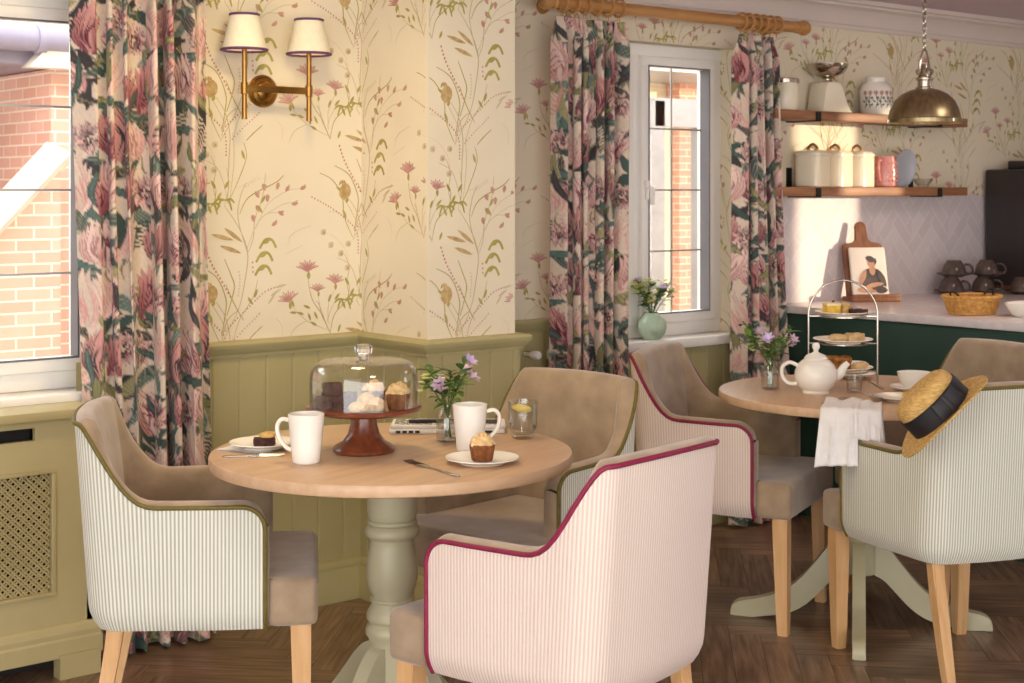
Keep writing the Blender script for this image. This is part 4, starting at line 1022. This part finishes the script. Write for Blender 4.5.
# ------------------------------------------------------------------ pedestal tables
TT = .75
def table(label, loc, rz):
    t = thing('pedestal_table', label, 'table', (*loc, 0), rz, 'round pedestal tables')
    lathe([(0, TT), (.444, TT), (.449, TT-.002), (.451, TT-.006), (.451, TT-.024), (.449, TT-.028), (.440, TT-.031), (0, TT-.031)], 96).build('tabletop', M['oak'], t)
    col = [(0, .719), (.075, .719), (.075, .70), (.0635, .695), (.0625, .60), (.060, .585), (.057, .580), (.0615, .576), (.0615, .570), (.057, .566), (.064, .562), (.068, .553), (.068, .545), (.064, .537), (.056, .532), (.054, .524), (.057, .505), (.0625, .480), (.0655, .455), (.0640, .430), (.057, .405), (.0505, .392), (.0495, .387), (.0545, .384), (.0545, .378), (.049, .374),
           (.053, .366), (.061, .352), (.0645, .340), (.064, .332), (.057, .326), (.057, .322), (.062, .318), (.067, .305), (.066, .294), (.060, .286), (.058, .28), (.056, .275), (.056, .165), (.050, .160), (0, .160)]
    lathe(col, 40).build('column', M['sage_pale'], t)
    up = [(.045, .272), (.075, .262), (.105, .235), (.14, .190), (.18, .142), (.225, .103), (.28, .076), (.335, .060), (.385, .050), (.410, .030), (.412, .0)]
    dn = [(.340, .0), (.305, .006), (.255, .014), (.205, .030), (.165, .056), (.13, .090), (.10, .122), (.075, .146), (.045, .160)]
    for k in range(4):
        prism(ccat(up, 4)+ccat(dn, 4), -.020, .020, bev=.004).xf(Matrix.Rotation(k*PI/2, 4, 'Z') @ Matrix(((1,0,0,0),(0,0,1,0),(0,1,0,0),(0,0,0,1)))).build('leg', M['sage_pale'], t, angle=25)
    return t
t1 = table('round pedestal table laid with the glass cake dome', (2.154, 3.084), math.radians(17))
dup(t1, (3.959, 3.035, 0), face(-.2313, -1), 'round pedestal table laid with the teapot and tiered cake stand')

# ------------------------------------------------------------------ table with the cake dome
def mug(label, loc, rz):
    t = thing('mug', label, 'mug', loc, rz, 'tall white mugs')
    lathe([(0, 0), (.030, 0), (.033, .003), (.0355, .03), (.040, .075), (.0435, .116), (.0415, .117), (.038, .075), (.033, .03), (.030, .008), (0, .007)], 40).build('cup_body', M['chinawhite'], t)
    tube(cat([(.0405, 0, .098), (.062, 0, .101), (.074, 0, .084), (.068, 0, .055), (.050, 0, .034), (.035, 0, .028)], 7), .0052, 10, flat=1.35).build('handle', M['chinawhite'], t)
    return t
m = mug('tall white mug beside the cake stand, handle towards the brownie plate', (1.897, 3.073, TT), face(-1, .25))
dup(m, (2.295, 2.949, TT), face(1, .1), 'tall white mug beside the water glass and muffin')
def plate(name, label, r, loc, group=None):
    o = tag(lathe([(0, 0), (r*.60, 0), (r*.62, .003), (r*.80, .008), (r, .0135), (r*.995, .0155), (r*.80, .011), (r*.62, .0065), (0, .006)], 48).build(name, M['chinawhite']), label, 'plate', group); o.location = loc; return o
plate('side_plate', 'white side plate holding the brownie slice', .085, (1.915, 3.305, TT+.004), 'white plates')
plate('side_plate', 'white side plate holding the iced muffin', .088, (2.217, 2.801, TT), 'white plates')
def napkin_flat(label, loc, rz, s=.16):
    rnd = random.Random(2); n = 14; vs = []; fs = []
    for i in range(n+1):
        for j in range(n+1): vs.append((s*(i/n-.5), s*(j/n-.5), .0022+.0008*math.sin(9*i/n+2*j/n)))
    for i in range(n):
        for j in range(n): a = i*(n+1)+j; fs.append((a, a+1, a+n+2, a+n+1))
    b = MB().add(vs, fs); k = len(b.v); b.add([(x, y, 0.0002) for x, y, z in vs], fs)
    t = tag(b.build('napkin', M['linen']), label, 'napkin'); t.location = loc; t.rotation_euler = (0, 0, rz); return t
napkin_flat('white napkin folded flat beneath the brownie plate', (1.905, 3.33, TT), .5, .14)
def rough_box(sx, sy, sz, seed, m=0, amp=.0022):
    rnd = random.Random(seed); bm = bmesh.new(); bmesh.ops.create_cube(bm, size=1); bmesh.ops.subdivide_edges(bm, edges=bm.edges[:], cuts=5, use_grid_fill=True)
    for v in bm.verts:
        p = v.co.copy(); e = sum(1 for q in p if abs(abs(q)-.5) < 1e-3)
        v.co = Vector((p.x*sx, p.y*sy, (p.z+.5)*sz)); k = .93 if e == 3 else .97 if e == 2 else 1
        v.co.x *= k; v.co.y *= k; d = Vector((rnd.uniform(-1, 1), rnd.uniform(-1, 1), rnd.uniform(-1, 1)))*amp
        if p.z < -.49: d.z = 0
        v.co += d
    return from_bm(bm, m)
def cake(name, label, cat_, parts, loc, rz, group=None):
    t = thing(name, label, cat_, loc, rz, group)
    for nm_, bm_, mt in parts: bm_.build(nm_, mt, t, angle=60)
    return t
def crumbs(c, r, h, seed, n=26):
    rnd = random.Random(seed); b = MB()
    for k in range(n):
        a = rnd.uniform(0, 6.28); q = math.sqrt(rnd.random()); x, y = c[0]+r*q*math.cos(a), c[1]+r*q*math.sin(a); s = rnd.uniform(.005, .008)
        b.join(blob((x, y, c[2]+h*(1-q*q)), (s, s, s*.8), k, .2, 8))
    return b
def xcookie(c, r, h, seed): return blob((c[0], c[1], c[2]+h*.4), (r, r, h*.62), seed, .10, 18, flat_bottom=c[2])
def muffin(label, loc, rz, s=1, group='iced muffins'):
    b = lathe([(0, 0), (.023*s, 0), (.025*s, .003), (.0305*s, .034*s), (.031*s, .038*s), (.02*s, .042*s), (0, .043*s)], 24)
    rnd = random.Random(3); b.v = [(x+rnd.uniform(-1, 1)*.0007, y+rnd.uniform(-1, 1)*.0007, z) for x, y, z in b.v]
    return cake('muffin', label, 'muffin', [('sponge', b, M['sponge']), ('topping', crumbs((0, 0, .040*s), .026*s, .022*s, 5, 46).join(blob((0, 0, .042*s), (.029*s, .029*s, .018*s), 2, .1, 16)), M['crumble'])], loc, rz, group)
cake('brownie', 'brownie slice topped with a biscuit on the side plate', 'brownie', [('brownie_slab', rough_box(.052, .034, .018, 4), M['choc']), ('biscuit', xcookie((.008, .002, .0185), .021, .014, 9), M['cookie'])], (1.915, 3.300, TT+.0102), face(1, .15))
muffin('iced muffin on the side plate beside the knife and fork', (2.217, 2.801, TT+.0062), .3)
# cake stand, dome and cakes
CSX, CSY = 2.085, 3.108
st = thing('cake_stand', 'turned dark wood cake stand under the glass dome', 'cake stand', (CSX, CSY, TT))
lathe([(0, 0), (.072, 0), (.077, .004), (.078, .010), (.070, .018), (.052, .028), (.040, .045), (.033, .070), (.031, .085), (.038, .094), (0, .094)], 48).build('foot', M['mahog'], st)
lathe([(0, .092), (.05, .092), (.10, .095), (.130, .100), (.142, .106), (.144, .112), (.140, .116), (.130, .113), (0, .111)], 64).build('stand_plate', M['mahog'], st)
DZ = TT+.111
dm = thing('cake_dome', 'clear glass cake dome with a faceted knob', 'cake dome', (CSX, CSY, DZ))
lathe([(.1315, .0022), (.1335, .004), (.1340, .07), (.131, .092), (.121, .108), (.105, .116), (.05, .1205), (0, .122), (0, .1195), (.05, .118), (.104, .1135), (.119, .106), (.1285, .091), (.1315, .07), (.1310, .004), (.1315, .0022)], 64).build('bell', M['clear'], dm)
lathe([(0, .121), (.012, .121), (.012, .128), (.021, .134), (.0225, .146), (.019, .155), (.010, .157), (0, .157)], 10).build('knob', M['crystal'], dm, angle=20)
PZ = TT+.1118
for k, (dr, df_, dz, rz) in enumerate([(-.098, -.030, 0, .2), (-.062, -.010, 0, .5), (-.085, .035, 0, -.2), (-.078, .0, .030, .35), (-.045, .045, 0, .1)]):
    x, y = CSX+dr*S_+df_*C_, CSY-dr*C_+df_*S_
    cake('brownie', ['dark brownie nearest the glass in the heap under the dome', 'dark brownie beside the biscuits under the dome', 'dark brownie at the rear of the heap under the dome', 'dark brownie on top of the heap under the dome', 'dark brownie deep in the middle under the dome'][k], 'brownie',
         [('brownie_slab', rough_box(.044, .036, .029, 20+k, 0, .003), M['choc'])], (x, y, PZ+dz), rz-.7, 'brownies under the dome')
for k, (dr, df_, dz) in enumerate([(-.003, -.085, 0), (.035, -.072, 0), (.012, -.045, .0)]):
    x, y = CSX+dr*S_+df_*C_, CSY-dr*C_+df_*S_
    o = tag(xcookie((0, 0, 0), .027 if k < 2 else .025, .024+.008*k, 30+k).build('biscuit', M['cookie'], angle=60), ['pale lumpy biscuit at the front of the stand beside the brownies', 'pale flat biscuit at the front of the stand before the muffin', 'thicker pale biscuit behind the front two on the stand'][k], 'biscuit', 'biscuits under the dome'); o.location = (x, y, PZ+dz)
for k, (dr, df_) in enumerate([(.088, -.035), (.022, .035)]):
    x, y = CSX+dr*S_+df_*C_, CSY-dr*C_+df_*S_
    muffin(['iced muffin under the dome beside the wall of glass', 'iced muffin at the centre under the dome behind the biscuits'][k], (x, y, PZ), k, 1.0 if k == 0 else .95, 'iced muffins')
# cutlery
def cutlery(kind, label, p0, p1, z, tilt=0, group='cutlery'):
    p0, p1 = Vector(p0), Vector(p1); d = p1-p0; Lg = d.length; rz = math.atan2(d.y, d.x)
    t = thing(kind, label, kind, (p0.x, p0.y, z), rz, group)
    hd = prism([(Lg*.42, -.0028), (Lg*.8, -.006), (Lg*.96, -.0075), (Lg, -.004), (Lg, .004), (Lg*.96, .0075), (Lg*.8, .006), (Lg*.42, .0028)], .0004, .0034, bev=.001)
    if kind == 'fork':
        hd.build('handle', M['steel'], t)
        b = prism([(.050, -.0125), (.070, -.014), (.088, -.009), (Lg*.45, -.003), (Lg*.45, .003), (.088, .009), (.070, .014), (.050, .0125)], .0012, .0032, bev=.0008)
        for k in range(4): y = -.0108+k*.0072; b.join(tube([(0, y*.9, .0045), (.02, y, .0018), (.06, y, .0022)], .0021, 6))
        b.build('tines', M['steel'], t)
    else:
        hd.build('handle', M['steel'], t)
        prism([(0, -.002), (.012, -.009), (Lg*.30, -.010), (Lg*.44, -.004), (Lg*.44, .004), (.02, .0045)], .0006, .0022, bev=.0005).build('blade', M['steel'], t)
    return t
cutlery('fork', 'fork lying on the bare tabletop at the brownie plate', (1.905, 3.185), (1.775, 3.262), TT)
cutlery('fork', 'fork lying by the iced muffin plate', (2.088, 2.925), (2.066, 2.695), TT)
# newspaper and pen
npz = thing('newspaper', 'folded newspaper behind the flower vase', 'newspaper', (2.44, 3.235, TT), face(1, .02))
b = MB(); nb = box(-.155, .155, -.055, .06, 0, .012, 0, bev=.005)
b.join(nb).join(box(-.150, .157, -.050, .062, .012, .024, 0, bev=.005))
rnd = random.Random(8)
for r_ in range(9):
    y = -.043+r_*.011; x = -.14
    while x < .13:
        w_ = rnd.uniform(.008, .03)
        if rnd.random() < .8: b.join(box(x, min(x+w_, .145), y, y+.0045, .0235, .0244, 1))
        x += w_+.004
for k in range(4): b.join(box(-.135+k*.017, -.123+k*.017, -.0565, -.0545, .003, .0095, 1))
for k in range(3): b.join(box(.05+k*.026, .07+k*.026, -.0565, -.0545, .003, .0095, 1))
b.join(box(.06, .135, -.03, .04, .0238, .0246, 1))
b.build('newspaper_sheets', [M['newsprint'], M['ink']], npz)
pn = thing('pen', 'black pen resting on the newspaper', 'pen', (2.40, 3.245, TT+.0295), face(1, .1))
tube([(-.065, 0, 0), (.055, 0, 0)], .0048, 10).join(tube([(.055, 0, 0), (.07, 0, 0)], [.0045, .001], 10)).build('barrel', M['ink'], pn)
tube([(-.06, 0, .006), (-.02, 0, .006)], .0014, 6).build('clip', M['steel'], pn)
# vases with flowers
def flower_stems(root, n, seed, h0, h1, spread, kinds, leafm, z0=.01):
    rnd = random.Random(seed); tips = []
    st_, lf = MB(), {}
    for k in range(n):
        a = 2*PI*k/n+rnd.uniform(-.4, .4); h = rnd.uniform(h0, h1); s = spread*rnd.uniform(.55, 1.1)
        p = cat([(-.008*math.cos(a), -.008*math.sin(a), z0), (.004*math.cos(a), .004*math.sin(a), h*.45), (s*.5*math.cos(a), s*.5*math.sin(a), h*.78), (s*math.cos(a), s*math.sin(a), h)], 6)
        sb_ = tube(p, .0016, 6); o = sb_.build('stem', M['stemg'], root)
        lb = MB()
        for q in range(5):
            i = int(len(p)*(.52+.1*q)); i = min(i, len(p)-2); aa = a+rnd.uniform(-2, 2)
            lb.join(leaf(p[i], (math.cos(aa), math.sin(aa), rnd.uniform(.1, .9)), rnd.uniform(.036, .058), rnd.uniform(.016, .024), curl=rnd.uniform(.1, .4)))
        lb.build('leaves', leafm[k % len(leafm)], o)
        kd = kinds[k % len(kinds)]; tip = Vector(p[-1]); fb = MB(); dr = (tip-Vector(p[-4])).normalized()
        if kd == 'spray_lime' or kd == 'spray_yel':
            for q in range(13):
                c = tip+Vector((rnd.uniform(-.02, .02), rnd.uniform(-.02, .02), rnd.uniform(-.03, .015)))
                for z in range(5):
                    an_ = z*1.256; fb.join(leaf(c, (math.cos(an_), math.sin(an_), .6), .0145, .0125, curl=.1, n=3))
            fb.build('blossom', M['petal_lime' if kd == 'spray_lime' else 'petal_yel'], o)
        elif kd in ('lily', 'lilac'):
            for q in range(2 if kd == 'lily' else 1):
                c = tip+Vector((rnd.uniform(-.012, .012), rnd.uniform(-.012, .012), -q*.018)); ax = (dr+Vector((rnd.uniform(-.9, .9), rnd.uniform(-.9, .9), .2))).normalized(); e1 = ax.orthogonal().normalized(); e2 = ax.cross(e1)
                for z in range(7):
                    an_ = z*2*PI/7; fb.join(leaf(c, ax*1.1+e1*math.cos(an_)+e2*math.sin(an_), .027, .013, up=ax, curl=.25, n=5))
            fb.build('blossom', M['petal_pink' if kd == 'lily' else 'petal_lil'], o)
        else:
            for q in range(12): fb.join(leaf(tip-dr*.004*q, (math.cos(q*2.4), math.sin(q*2.4), .7), .022, .009, curl=.2, n=4))
            fb.build('leaf_tuft', leafm[(k+1) % len(leafm)], o)
def bottle(name, label, loc, flowers, fcat, prof, h0, h1, spread, kinds, seed, n=8, rz=0):
    t = thing(name, label, 'vase', loc, rz)
    lathe(prof, 36).build('glass_body', M['clear'], t)
    lathe([(0, .004), (prof[1][0]-.003, .004), (prof[1][0]-.002, .05), (0, .05)], 28).build('vase_water', M['water'], t)
    f = thing('flower_posy', flowers, fcat, loc, rz); flower_stems(f, n, seed, h0, h1, spread, kinds, [M['leafg'], M['leafd'], M['leafg']]); return t
BP = [(0, 0), (.028, 0), (.031, .003), (.031, .060), (.029, .070), (.019, .084), (.0165, .092), (.0165, .104), (.019, .108), (.0165, .109), (.0145, .104), (.0145, .092), (.017, .083), (.027, .069), (.029, .060), (.029, .005), (0, .004)]
bottle('bottle_vase', 'clear glass bottle vase beside the newspaper', (2.345, 3.105, TT), 'posy of mauve and lime flowers in the bottle vase by the newspaper', 'flowers', BP, .145, .205, .075, ['spray_lime', 'tuft', 'lily', 'tuft', 'lilac', 'lily', 'tuft', 'tuft', 'spray_lime'], 4, 9, face(-1, -.2))
bottle('bottle_vase', 'clear glass bottle vase beside the teapot', (3.765, 3.242, TT), 'posy of mauve and green flowers in the vase by the teapot', 'flowers', [(r*.95, z*.95) for r, z in BP], .13, .21, .085, ['lily', 'tuft', 'spray_lime', 'tuft', 'lilac', 'tuft', 'tuft'], 11, 9, 1.0)
# water tumbler
t = thing('water_tumbler', 'ribbed glass tumbler of water with a lemon slice', 'glass', (2.523, 3.015, TT))
tp = [(0, 0), (.026, 0), (.031, .006), (.034, .022), (.0375, .030), (.039, .098), (.0368, .098), (.0353, .03), (.0315, .022), (.028, .012), (0, .010)]
tb = lathe(tp, 48); tb.v = [(x*(1+.018*math.cos(12*math.atan2(y, x))), y*(1+.018*math.cos(12*math.atan2(y, x))), z) for x, y, z in tb.v]
tb.build('tumbler_body', M['rimglass'], t)
lathe([(0, .0105), (.027, .012), (.0305, .022), (.0343, .030), (.0355, .078), (0, .078)], 36).build('water', M['water'], t)
lm = lathe([(0, -.003), (.024, -.003), (.026, 0), (.024, .003), (0, .003)], 28).xf(Matrix.Translation((-.004, 0, .078)) @ Matrix.Rotation(.22, 4, 'X'))
tag(lm.build('lemon_slice', M['lemon']), 'lemon slice floating in the water tumbler', 'lemon slice').location = (2.523, 3.015, TT)

# ------------------------------------------------------------------ sill vase
t = thing('ribbed_vase', 'round mint green ribbed vase on the white window sill', 'vase', (4.30, 4.325, .795))
vb = lathe([(0, 0), (.030, 0), (.036, .004), (.052, .025), (.058, .050), (.054, .075), (.040, .094), (.031, .101), (.033, .108), (.030, .109), (.028, .100), (.04, .088), (.05, .06), (.04, .02), (0, .01)], 72)
vb.v = [(x*(1+.022*math.cos(18*math.atan2(y, x))), y*(1+.022*math.cos(18*math.atan2(y, x))), z) for x, y, z in vb.v]
vb.build('vase_body', M['mint'], t)
f = thing('flower_posy', 'posy of pale yellow and lilac flowers in the mint green vase', 'flowers', (4.30, 4.325, .795), .4)
flower_stems(f, 13, 21, .15, .25, .075, ['spray_yel', 'spray_lime', 'spray_yel', 'lilac', 'spray_lime', 'tuft'], [M['leafg'], M['leafd']], .03)

# ------------------------------------------------------------------ table with the teapot
tx, ty = 3.806, 3.087
t = thing('teapot', 'round white china teapot', 'teapot', (tx, ty, TT), face(1, -.06))
lathe([(0, 0), (.042, 0), (.044, .006), (.042, .010), (.060, .026), (.068, .050), (.067, .070), (.058, .092), (.042, .106), (.034, .109), (.0, .109)], 48).build('pot_body', M['chinawhite'], t)
tube(cat([(-.058, 0, .088), (-.085, 0, .098), (-.107, 0, .082), (-.106, 0, .052), (-.088, 0, .032), (-.062, 0, .030)], 7), .0062, 10, flat=1.2).build('handle', M['chinawhite'], t)
sp = cat([(.055, 0, .052), (.076, 0, .064), (.088, 0, .083), (.102, 0, .098)], 6)
tube(sp, [.020-.012*i/(len(sp)-1) for i in range(len(sp))], 16).build('spout', M['chinawhite'], t)
l_ = lathe([(.037, .108), (.038, .112), (.030, .122), (.012, .129), (.007, .133), (.008, .138), (.0125, .146), (.0125, .154), (.007, .161), (0, .162)], 36).build('lid', M['chinawhite'], t)
# tiered stand
cx_, cy_ = 4.011, 3.14; sr = face(1, -.04)
R_ = .1135
ts = thing('tiered_stand', 'three tier metal cake stand with an arched carrying frame', 'cake stand', (cx_, cy_, TT), sr)
arch = [(-R_, 0, 0), (-R_, 0, .10), (-R_, 0, .22)]+[(-R_*math.cos(a), 0, .235+R_*1.02*math.sin(a)) for a in [PI*k/20 for k in range(21)]]+[(R_, 0, .22), (R_, 0, .10), (R_, 0, 0)]
tube(arch, .0036, 10).build('arch_frame', M['nickel'], ts)
for s in (-1, 1):
    tube([(s*R_, -.085, .0035), (s*R_, .085, .0035)], .0034, 8).build('foot_bar', M['nickel'], ts)
TZ = [.050, .142, .232]
for z in TZ:
    rr = .080 if z < .2 else .076
    b = tube([(rr*math.cos(a), rr*math.sin(a), z) for a in [2*PI*k/40 for k in range(40)]], .0024, 6, closed=True)
    for s in (-1, 1): b.join(tube([(s*R_, 0, z), (s*rr, 0, z)], .0026, 6))
    b.build('tier_ring', M['nickel'], ts)
nmz = ['lowest', 'middle', 'top']
for k, z in enumerate(TZ): plate('tier_plate', f'white plate on the {nmz[k]} tier of the cake stand', .098 if k < 2 else .092, (cx_, cy_, TT+z+.0015-.0005), 'tier plates')
def on(k, dr, df_, dz=0): return (cx_+dr*S_+df_*C_, cy_-dr*C_+df_*S_, TT+TZ[k]+.0072+dz)
G = 'cakes on the tiered stand'
cake('cake_slice', 'yellow sponge slice with pale icing on the top tier', 'cake slice', [('sponge', rough_box(.050, .042, .030, 41), M['lemoncake']), ('icing', rough_box(.050, .042, .009, 42).xf(Matrix.Translation((0, 0, .0295))), M['icing'])], on(2, -.040, -.015), -.5, G)
tag(blob((0, 0, .004), (.005, .005, .005), 1, .05, 8).build('berry', M['choc']), 'small dark berry on the yellow sponge slice', 'berry').location = on(2, -.035, -.012, .0383)
cake('cake_slice', 'crumbly golden slice beside the yellow sponge on the top tier', 'cake slice', [('slice', rough_box(.042, .038, .028, 43, 0, .003), M['cookie']), ('topping', crumbs((0, 0, .027), .018, .006, 8, 14), M['crumble'])], on(2, .008, .012), .3, G)
cake('brownie', 'dark brownie at the rim of the top tier', 'brownie', [('brownie_slab', rough_box(.055, .036, .017, 44, 0, .002), M['choc'])], on(2, .046, -.022), -.55, G)
cake('scone', 'pale sugared scone on the middle tier beside the other', 'scone', [('scone_body', blob((0, 0, .012), (.033, .026, .014), 7, .08, 16, flat_bottom=0), M['scone'])], on(1, -.022, -.02), -.6, G)
cake('scone', 'pale slanted oblong scone on the middle tier', 'scone', [('scone_body', rough_box(.062, .032, .024, 45, 0, .003), M['scone'])], on(1, .040, .006), -.3, G)
cake('oat_slice', 'golden oat slice stacked on the lowest tier', 'oat slice', [('slice', rough_box(.085, .048, .020, 46, 0, .003), M['flapjack'])], on(0, -.018, .01), -.66, G)
cake('oat_slice', 'upper golden oat slice on the lowest tier stack', 'oat slice', [('slice', rough_box(.085, .046, .018, 47, 0, .003), M['flapjack'])], on(0, -.015, .012, .0215), -.7, G)
cake('scone', 'small pale scone piece at the front of the lowest tier', 'scone', [('scone_body', rough_box(.045, .03, .022, 48, 0, .003), M['scone'])], on(0, .050, -.028), -.4, G)
# china behind and beside the stand
def tea_saucer(label, loc): o = saucer('tea_saucer', .078, M['chinawhite'], label, None, 'white saucers'); o.location = loc; return o
def teacup(label, loc, rz, s=1):
    t = thing('teacup', label, 'cup', loc, rz, 'white teacups')
    lathe([(0, 0), (.026*s, 0), (.028*s, .004), (.045*s, .022*s), (.053*s, .045*s), (.055*s, .056*s), (.053*s, .056*s), (.050*s, .045*s), (.042*s, .024*s), (0, .010)], 40).build('bowl', M['chinawhite'], t)
    tube(cat([(.051*s, 0, .048*s), (.072*s, 0, .049*s), (.078*s, 0, .034*s), (.066*s, 0, .018*s), (.045*s, 0, .020*s)], 6), .0042, 8).build('handle', M['chinawhite'], t); return t
tea_saucer('white saucer on the far side of the tiered stand', (4.213, 3.255, TT)); teacup('white teacup on the far side of the tiered stand', (4.213, 3.255, TT+.0075), .6, .85)
tea_saucer('white saucer under the large teacup by the straw hat', (4.075, 2.905, TT)); teacup('large white teacup by the straw hat', (4.075, 2.905, TT+.0075), face(1, .3), 1.0)
plate('side_plate', 'white side plate with a yellow cake piece between napkin and hat', .083, (3.872, 2.805, TT), 'white plates')
cake('cake_slice', 'small yellow cake piece on the side plate by the hat', 'cake slice', [('sponge', rough_box(.04, .03, .02, 51), M['lemoncake'])], (3.892, 2.787, TT+.0065), -.3)
t = thing('small_glass', 'small clear glass between the teapot and the tiered stand', 'glass', (3.915, 3.02, TT))
lathe([(0, 0), (.022, 0), (.024, .004), (.026, .055), (.0245, .055), (.0225, .006), (0, .006)], 32).build('glass_body', M['clear'], t)
lathe([(0, .0065), (.022, .0065), (.0235, .032), (0, .032)], 28).build('glass_water', M['water'], t)
# napkin hanging over the table edge with a fork on it
tcx, tcy = 3.959, 3.035; nd = Vector((-.117*S_-.39*C_, .117*C_-.39*S_)).normalized(); nt = Vector((-nd.y, nd.x))
def napkin_drape(w, s0, drop, off, skew, lift, seed):
    n, mseg = 14, 40; top = .4525-s0; tot = top+drop; vs = []
    for j in range(mseg+1):
        s = tot*j/mseg
        for i in range(n+1):
            u = (i/n-.5)*w+off+skew*s
            wig = .004*math.sin(14*u/w*.5+seed)+.0035*math.sin(23*u/w+2*seed)
            rad = math.sqrt(max(.01, .4535**2-u*u))
            edge = rad-s0
            if s < edge: rr, z = s0+s, TT+.003+lift*math.exp(-((s-.02)/.05)**2)*(.6+.4*math.sin(9*u/w+seed))+abs(wig)*.5
            else: rr, z = rad+.0045+abs(wig)*min(1, (s-edge)*18)*2+lift*.1, TT+.001-(s-edge)
            p = nd*rr+nt*(u+.10*(s-edge)*(u-off)/w if s > edge else u); vs.append((tcx+p.x, tcy+p.y, z))
    fs = [(j*(n+1)+i, j*(n+1)+i+1, (j+1)*(n+1)+i+1, (j+1)*(n+1)+i) for j in range(mseg) for i in range(n)]
    return MB().add(vs, fs)
np_ = napkin_drape(.110, .30, .165, -.022, -.04, .014, 1).join(napkin_drape(.080, .325, .085, .048, .05, .012, 2.6))
o = tag(np_.build('draped_napkin', M['linen'], angle=80), 'white napkin hanging over the edge of the teapot table', 'napkin')
sl = o.modifiers.new('thickness', 'SOLIDIFY'); sl.thickness = .0018; sl.offset = 1
cutlery('fork', 'fork lying on the hanging white napkin', (3.735, 2.79), (3.83, 2.93), TT+.018)
cutlery('knife', 'knife beside the napkin at the teapot', (3.628, 2.926), (3.79, 2.955), TT)

# ------------------------------------------------------------------ straw boater on the chair back
def W3(r, fw, z): return Vector((r*S_+fw*C_, -r*C_+fw*S_, z))
ax = W3(-.70, .05, .70).normalized(); e1 = W3(.62, .0, .74); e1 = (e1-ax*e1.dot(ax)).normalized(); e2 = ax.cross(e1)
hc_ = W3(1.155, 4.02, .798)
ht = thing('straw_hat', 'straw hat with a broad black ribbon hooked over the chair back', 'hat', hc_)
HM = Matrix((( e1.x, e2.x, ax.x, 0), (e1.y, e2.y, ax.y, 0), (e1.z, e2.z, ax.z, 0), (0, 0, 0, 1)))
crown = lathe([(0, .102), (.045, .101), (.072, .096), (.084, .086), (.0885, .072), (.0915, .0), (.0885, .0), (.085, .07), (.07, .09), (0, .097)], 56)
crown.v = [(x*1.02, y*.90, z*(1+.02*math.sin(40*z))) for x, y, z in crown.v]
crown.xf(HM).build('crown', M['straw'], ht, angle=60)
br = MB(); vs = []; nr, na = 10, 72
for i in range(nr+1):
    r = .089+.064*i/nr
    for k in range(na):
        a = 2*PI*k/na; vs.append((r*1.0*math.cos(a), r*.92*math.sin(a), .002+.0016*(i % 2)+(.010*(i/nr)**2 if i else 0)-.020*(i/nr)**1.5*math.cos(a)**2))
fs = [(i*na+k, i*na+(k+1) % na, (i+1)*na+(k+1) % na, (i+1)*na+k) for i in range(nr) for k in range(na)]
br.add(vs, fs).xf(HM); bo = br.build('brim', M['straw'], ht, angle=80); sd = bo.modifiers.new('thickness', 'SOLIDIFY'); sd.thickness = .004; sd.offset = 0
rb = lathe([(.0935, .004), (.0925, .060), (.0900, .060), (.0915, .004)], 56); rb.v = [(x*1.03, y*.91, z) for x, y, z in rb.v]
rb.xf(HM).build('ribbon_band', M['ribbon'], ht)
bw = MB()
for dx, tw in ((-.022, 1), (.020, -1)): bw.join(box(dx-.026, dx+.026, -.004, .002, .006, .058, bev=.002).xf(Matrix.Rotation(tw*.08, 4, 'Y')))
bw.join(box(-.008, .008, -.006, .002, .004, .061, bev=.002)).xf(HM @ Matrix.Rotation(.25, 4, 'Z') @ Matrix.Translation((0, -.0935, 0))).build('ribbon_bow', M['ribbon'], ht)

# ------------------------------------------------------------------ camera and light
cam = bpy.data.cameras.new('camera'); co = bpy.data.objects.new('camera', cam); COL.objects.link(co); sc.camera = co
co.location = (0, 0, 1.4); co.rotation_euler = (PI/2, 0, -math.radians(39.5)); cam.sensor_width = 36; cam.lens = 1500/1024*36; cam.shift_y = -(341.5-190)/1024; cam.clip_start = .05; cam.dof.use_dof = True; cam.dof.focus_distance = 3.6; cam.dof.aperture_fstop = 9
w = bpy.data.worlds.new('sky'); sc.world = w; w.use_nodes = True; bg = w.node_tree.nodes['Background']; bg.inputs[0].default_value = (1, .985, .965, 1); bg.inputs[1].default_value = 4.6
def light(name, typ, loc, energy, color, **kw):
    l = bpy.data.lights.new(name, typ); l.energy = energy; l.color = color
    for k, v in kw.items(): setattr(l, k, v)
    o = bpy.data.objects.new(name, l); COL.objects.link(o); o.location = loc; return o
s = light('sun', 'SUN', (12, -6, 4), 4.2, (1, .80, .56), angle=math.radians(.8)); s.rotation_euler = Vector((-.6, .8, -.06)).to_track_quat('-Z', 'Y').to_euler()
for k, dx in enumerate((-.120, .120)): light('sconce_bulb', 'POINT', (sx+dx, WY-.095, sz+.20), .15, (1, .74, .42), shadow_soft_size=.02)
for loc, e, c, sz_ in (((2.15, 3.45, 2.2), 10, (1, .78, .38), .25), ((1.6, 1.0, 2.22), 16, (1, .96, .88), .5), ((5.3, 2.5, 2.22), 10, (1, .84, .78), .5)):
    light('ceiling_fill_light', 'AREA', loc, e, c, size=sz_)  # unseen fill lights added to brighten the room and tint wall and kitchen
light('pendant_bulb', 'POINT', (px_, py_, rz_+.06), 2, (1, .75, .5), shadow_soft_size=.03)
sc.view_settings.view_transform = 'Standard'; sc.view_settings.look = 'None'; sc.view_settings.gamma = 1; sc.view_settings.use_curve_mapping = False; sc.view_settings.exposure = 0.12
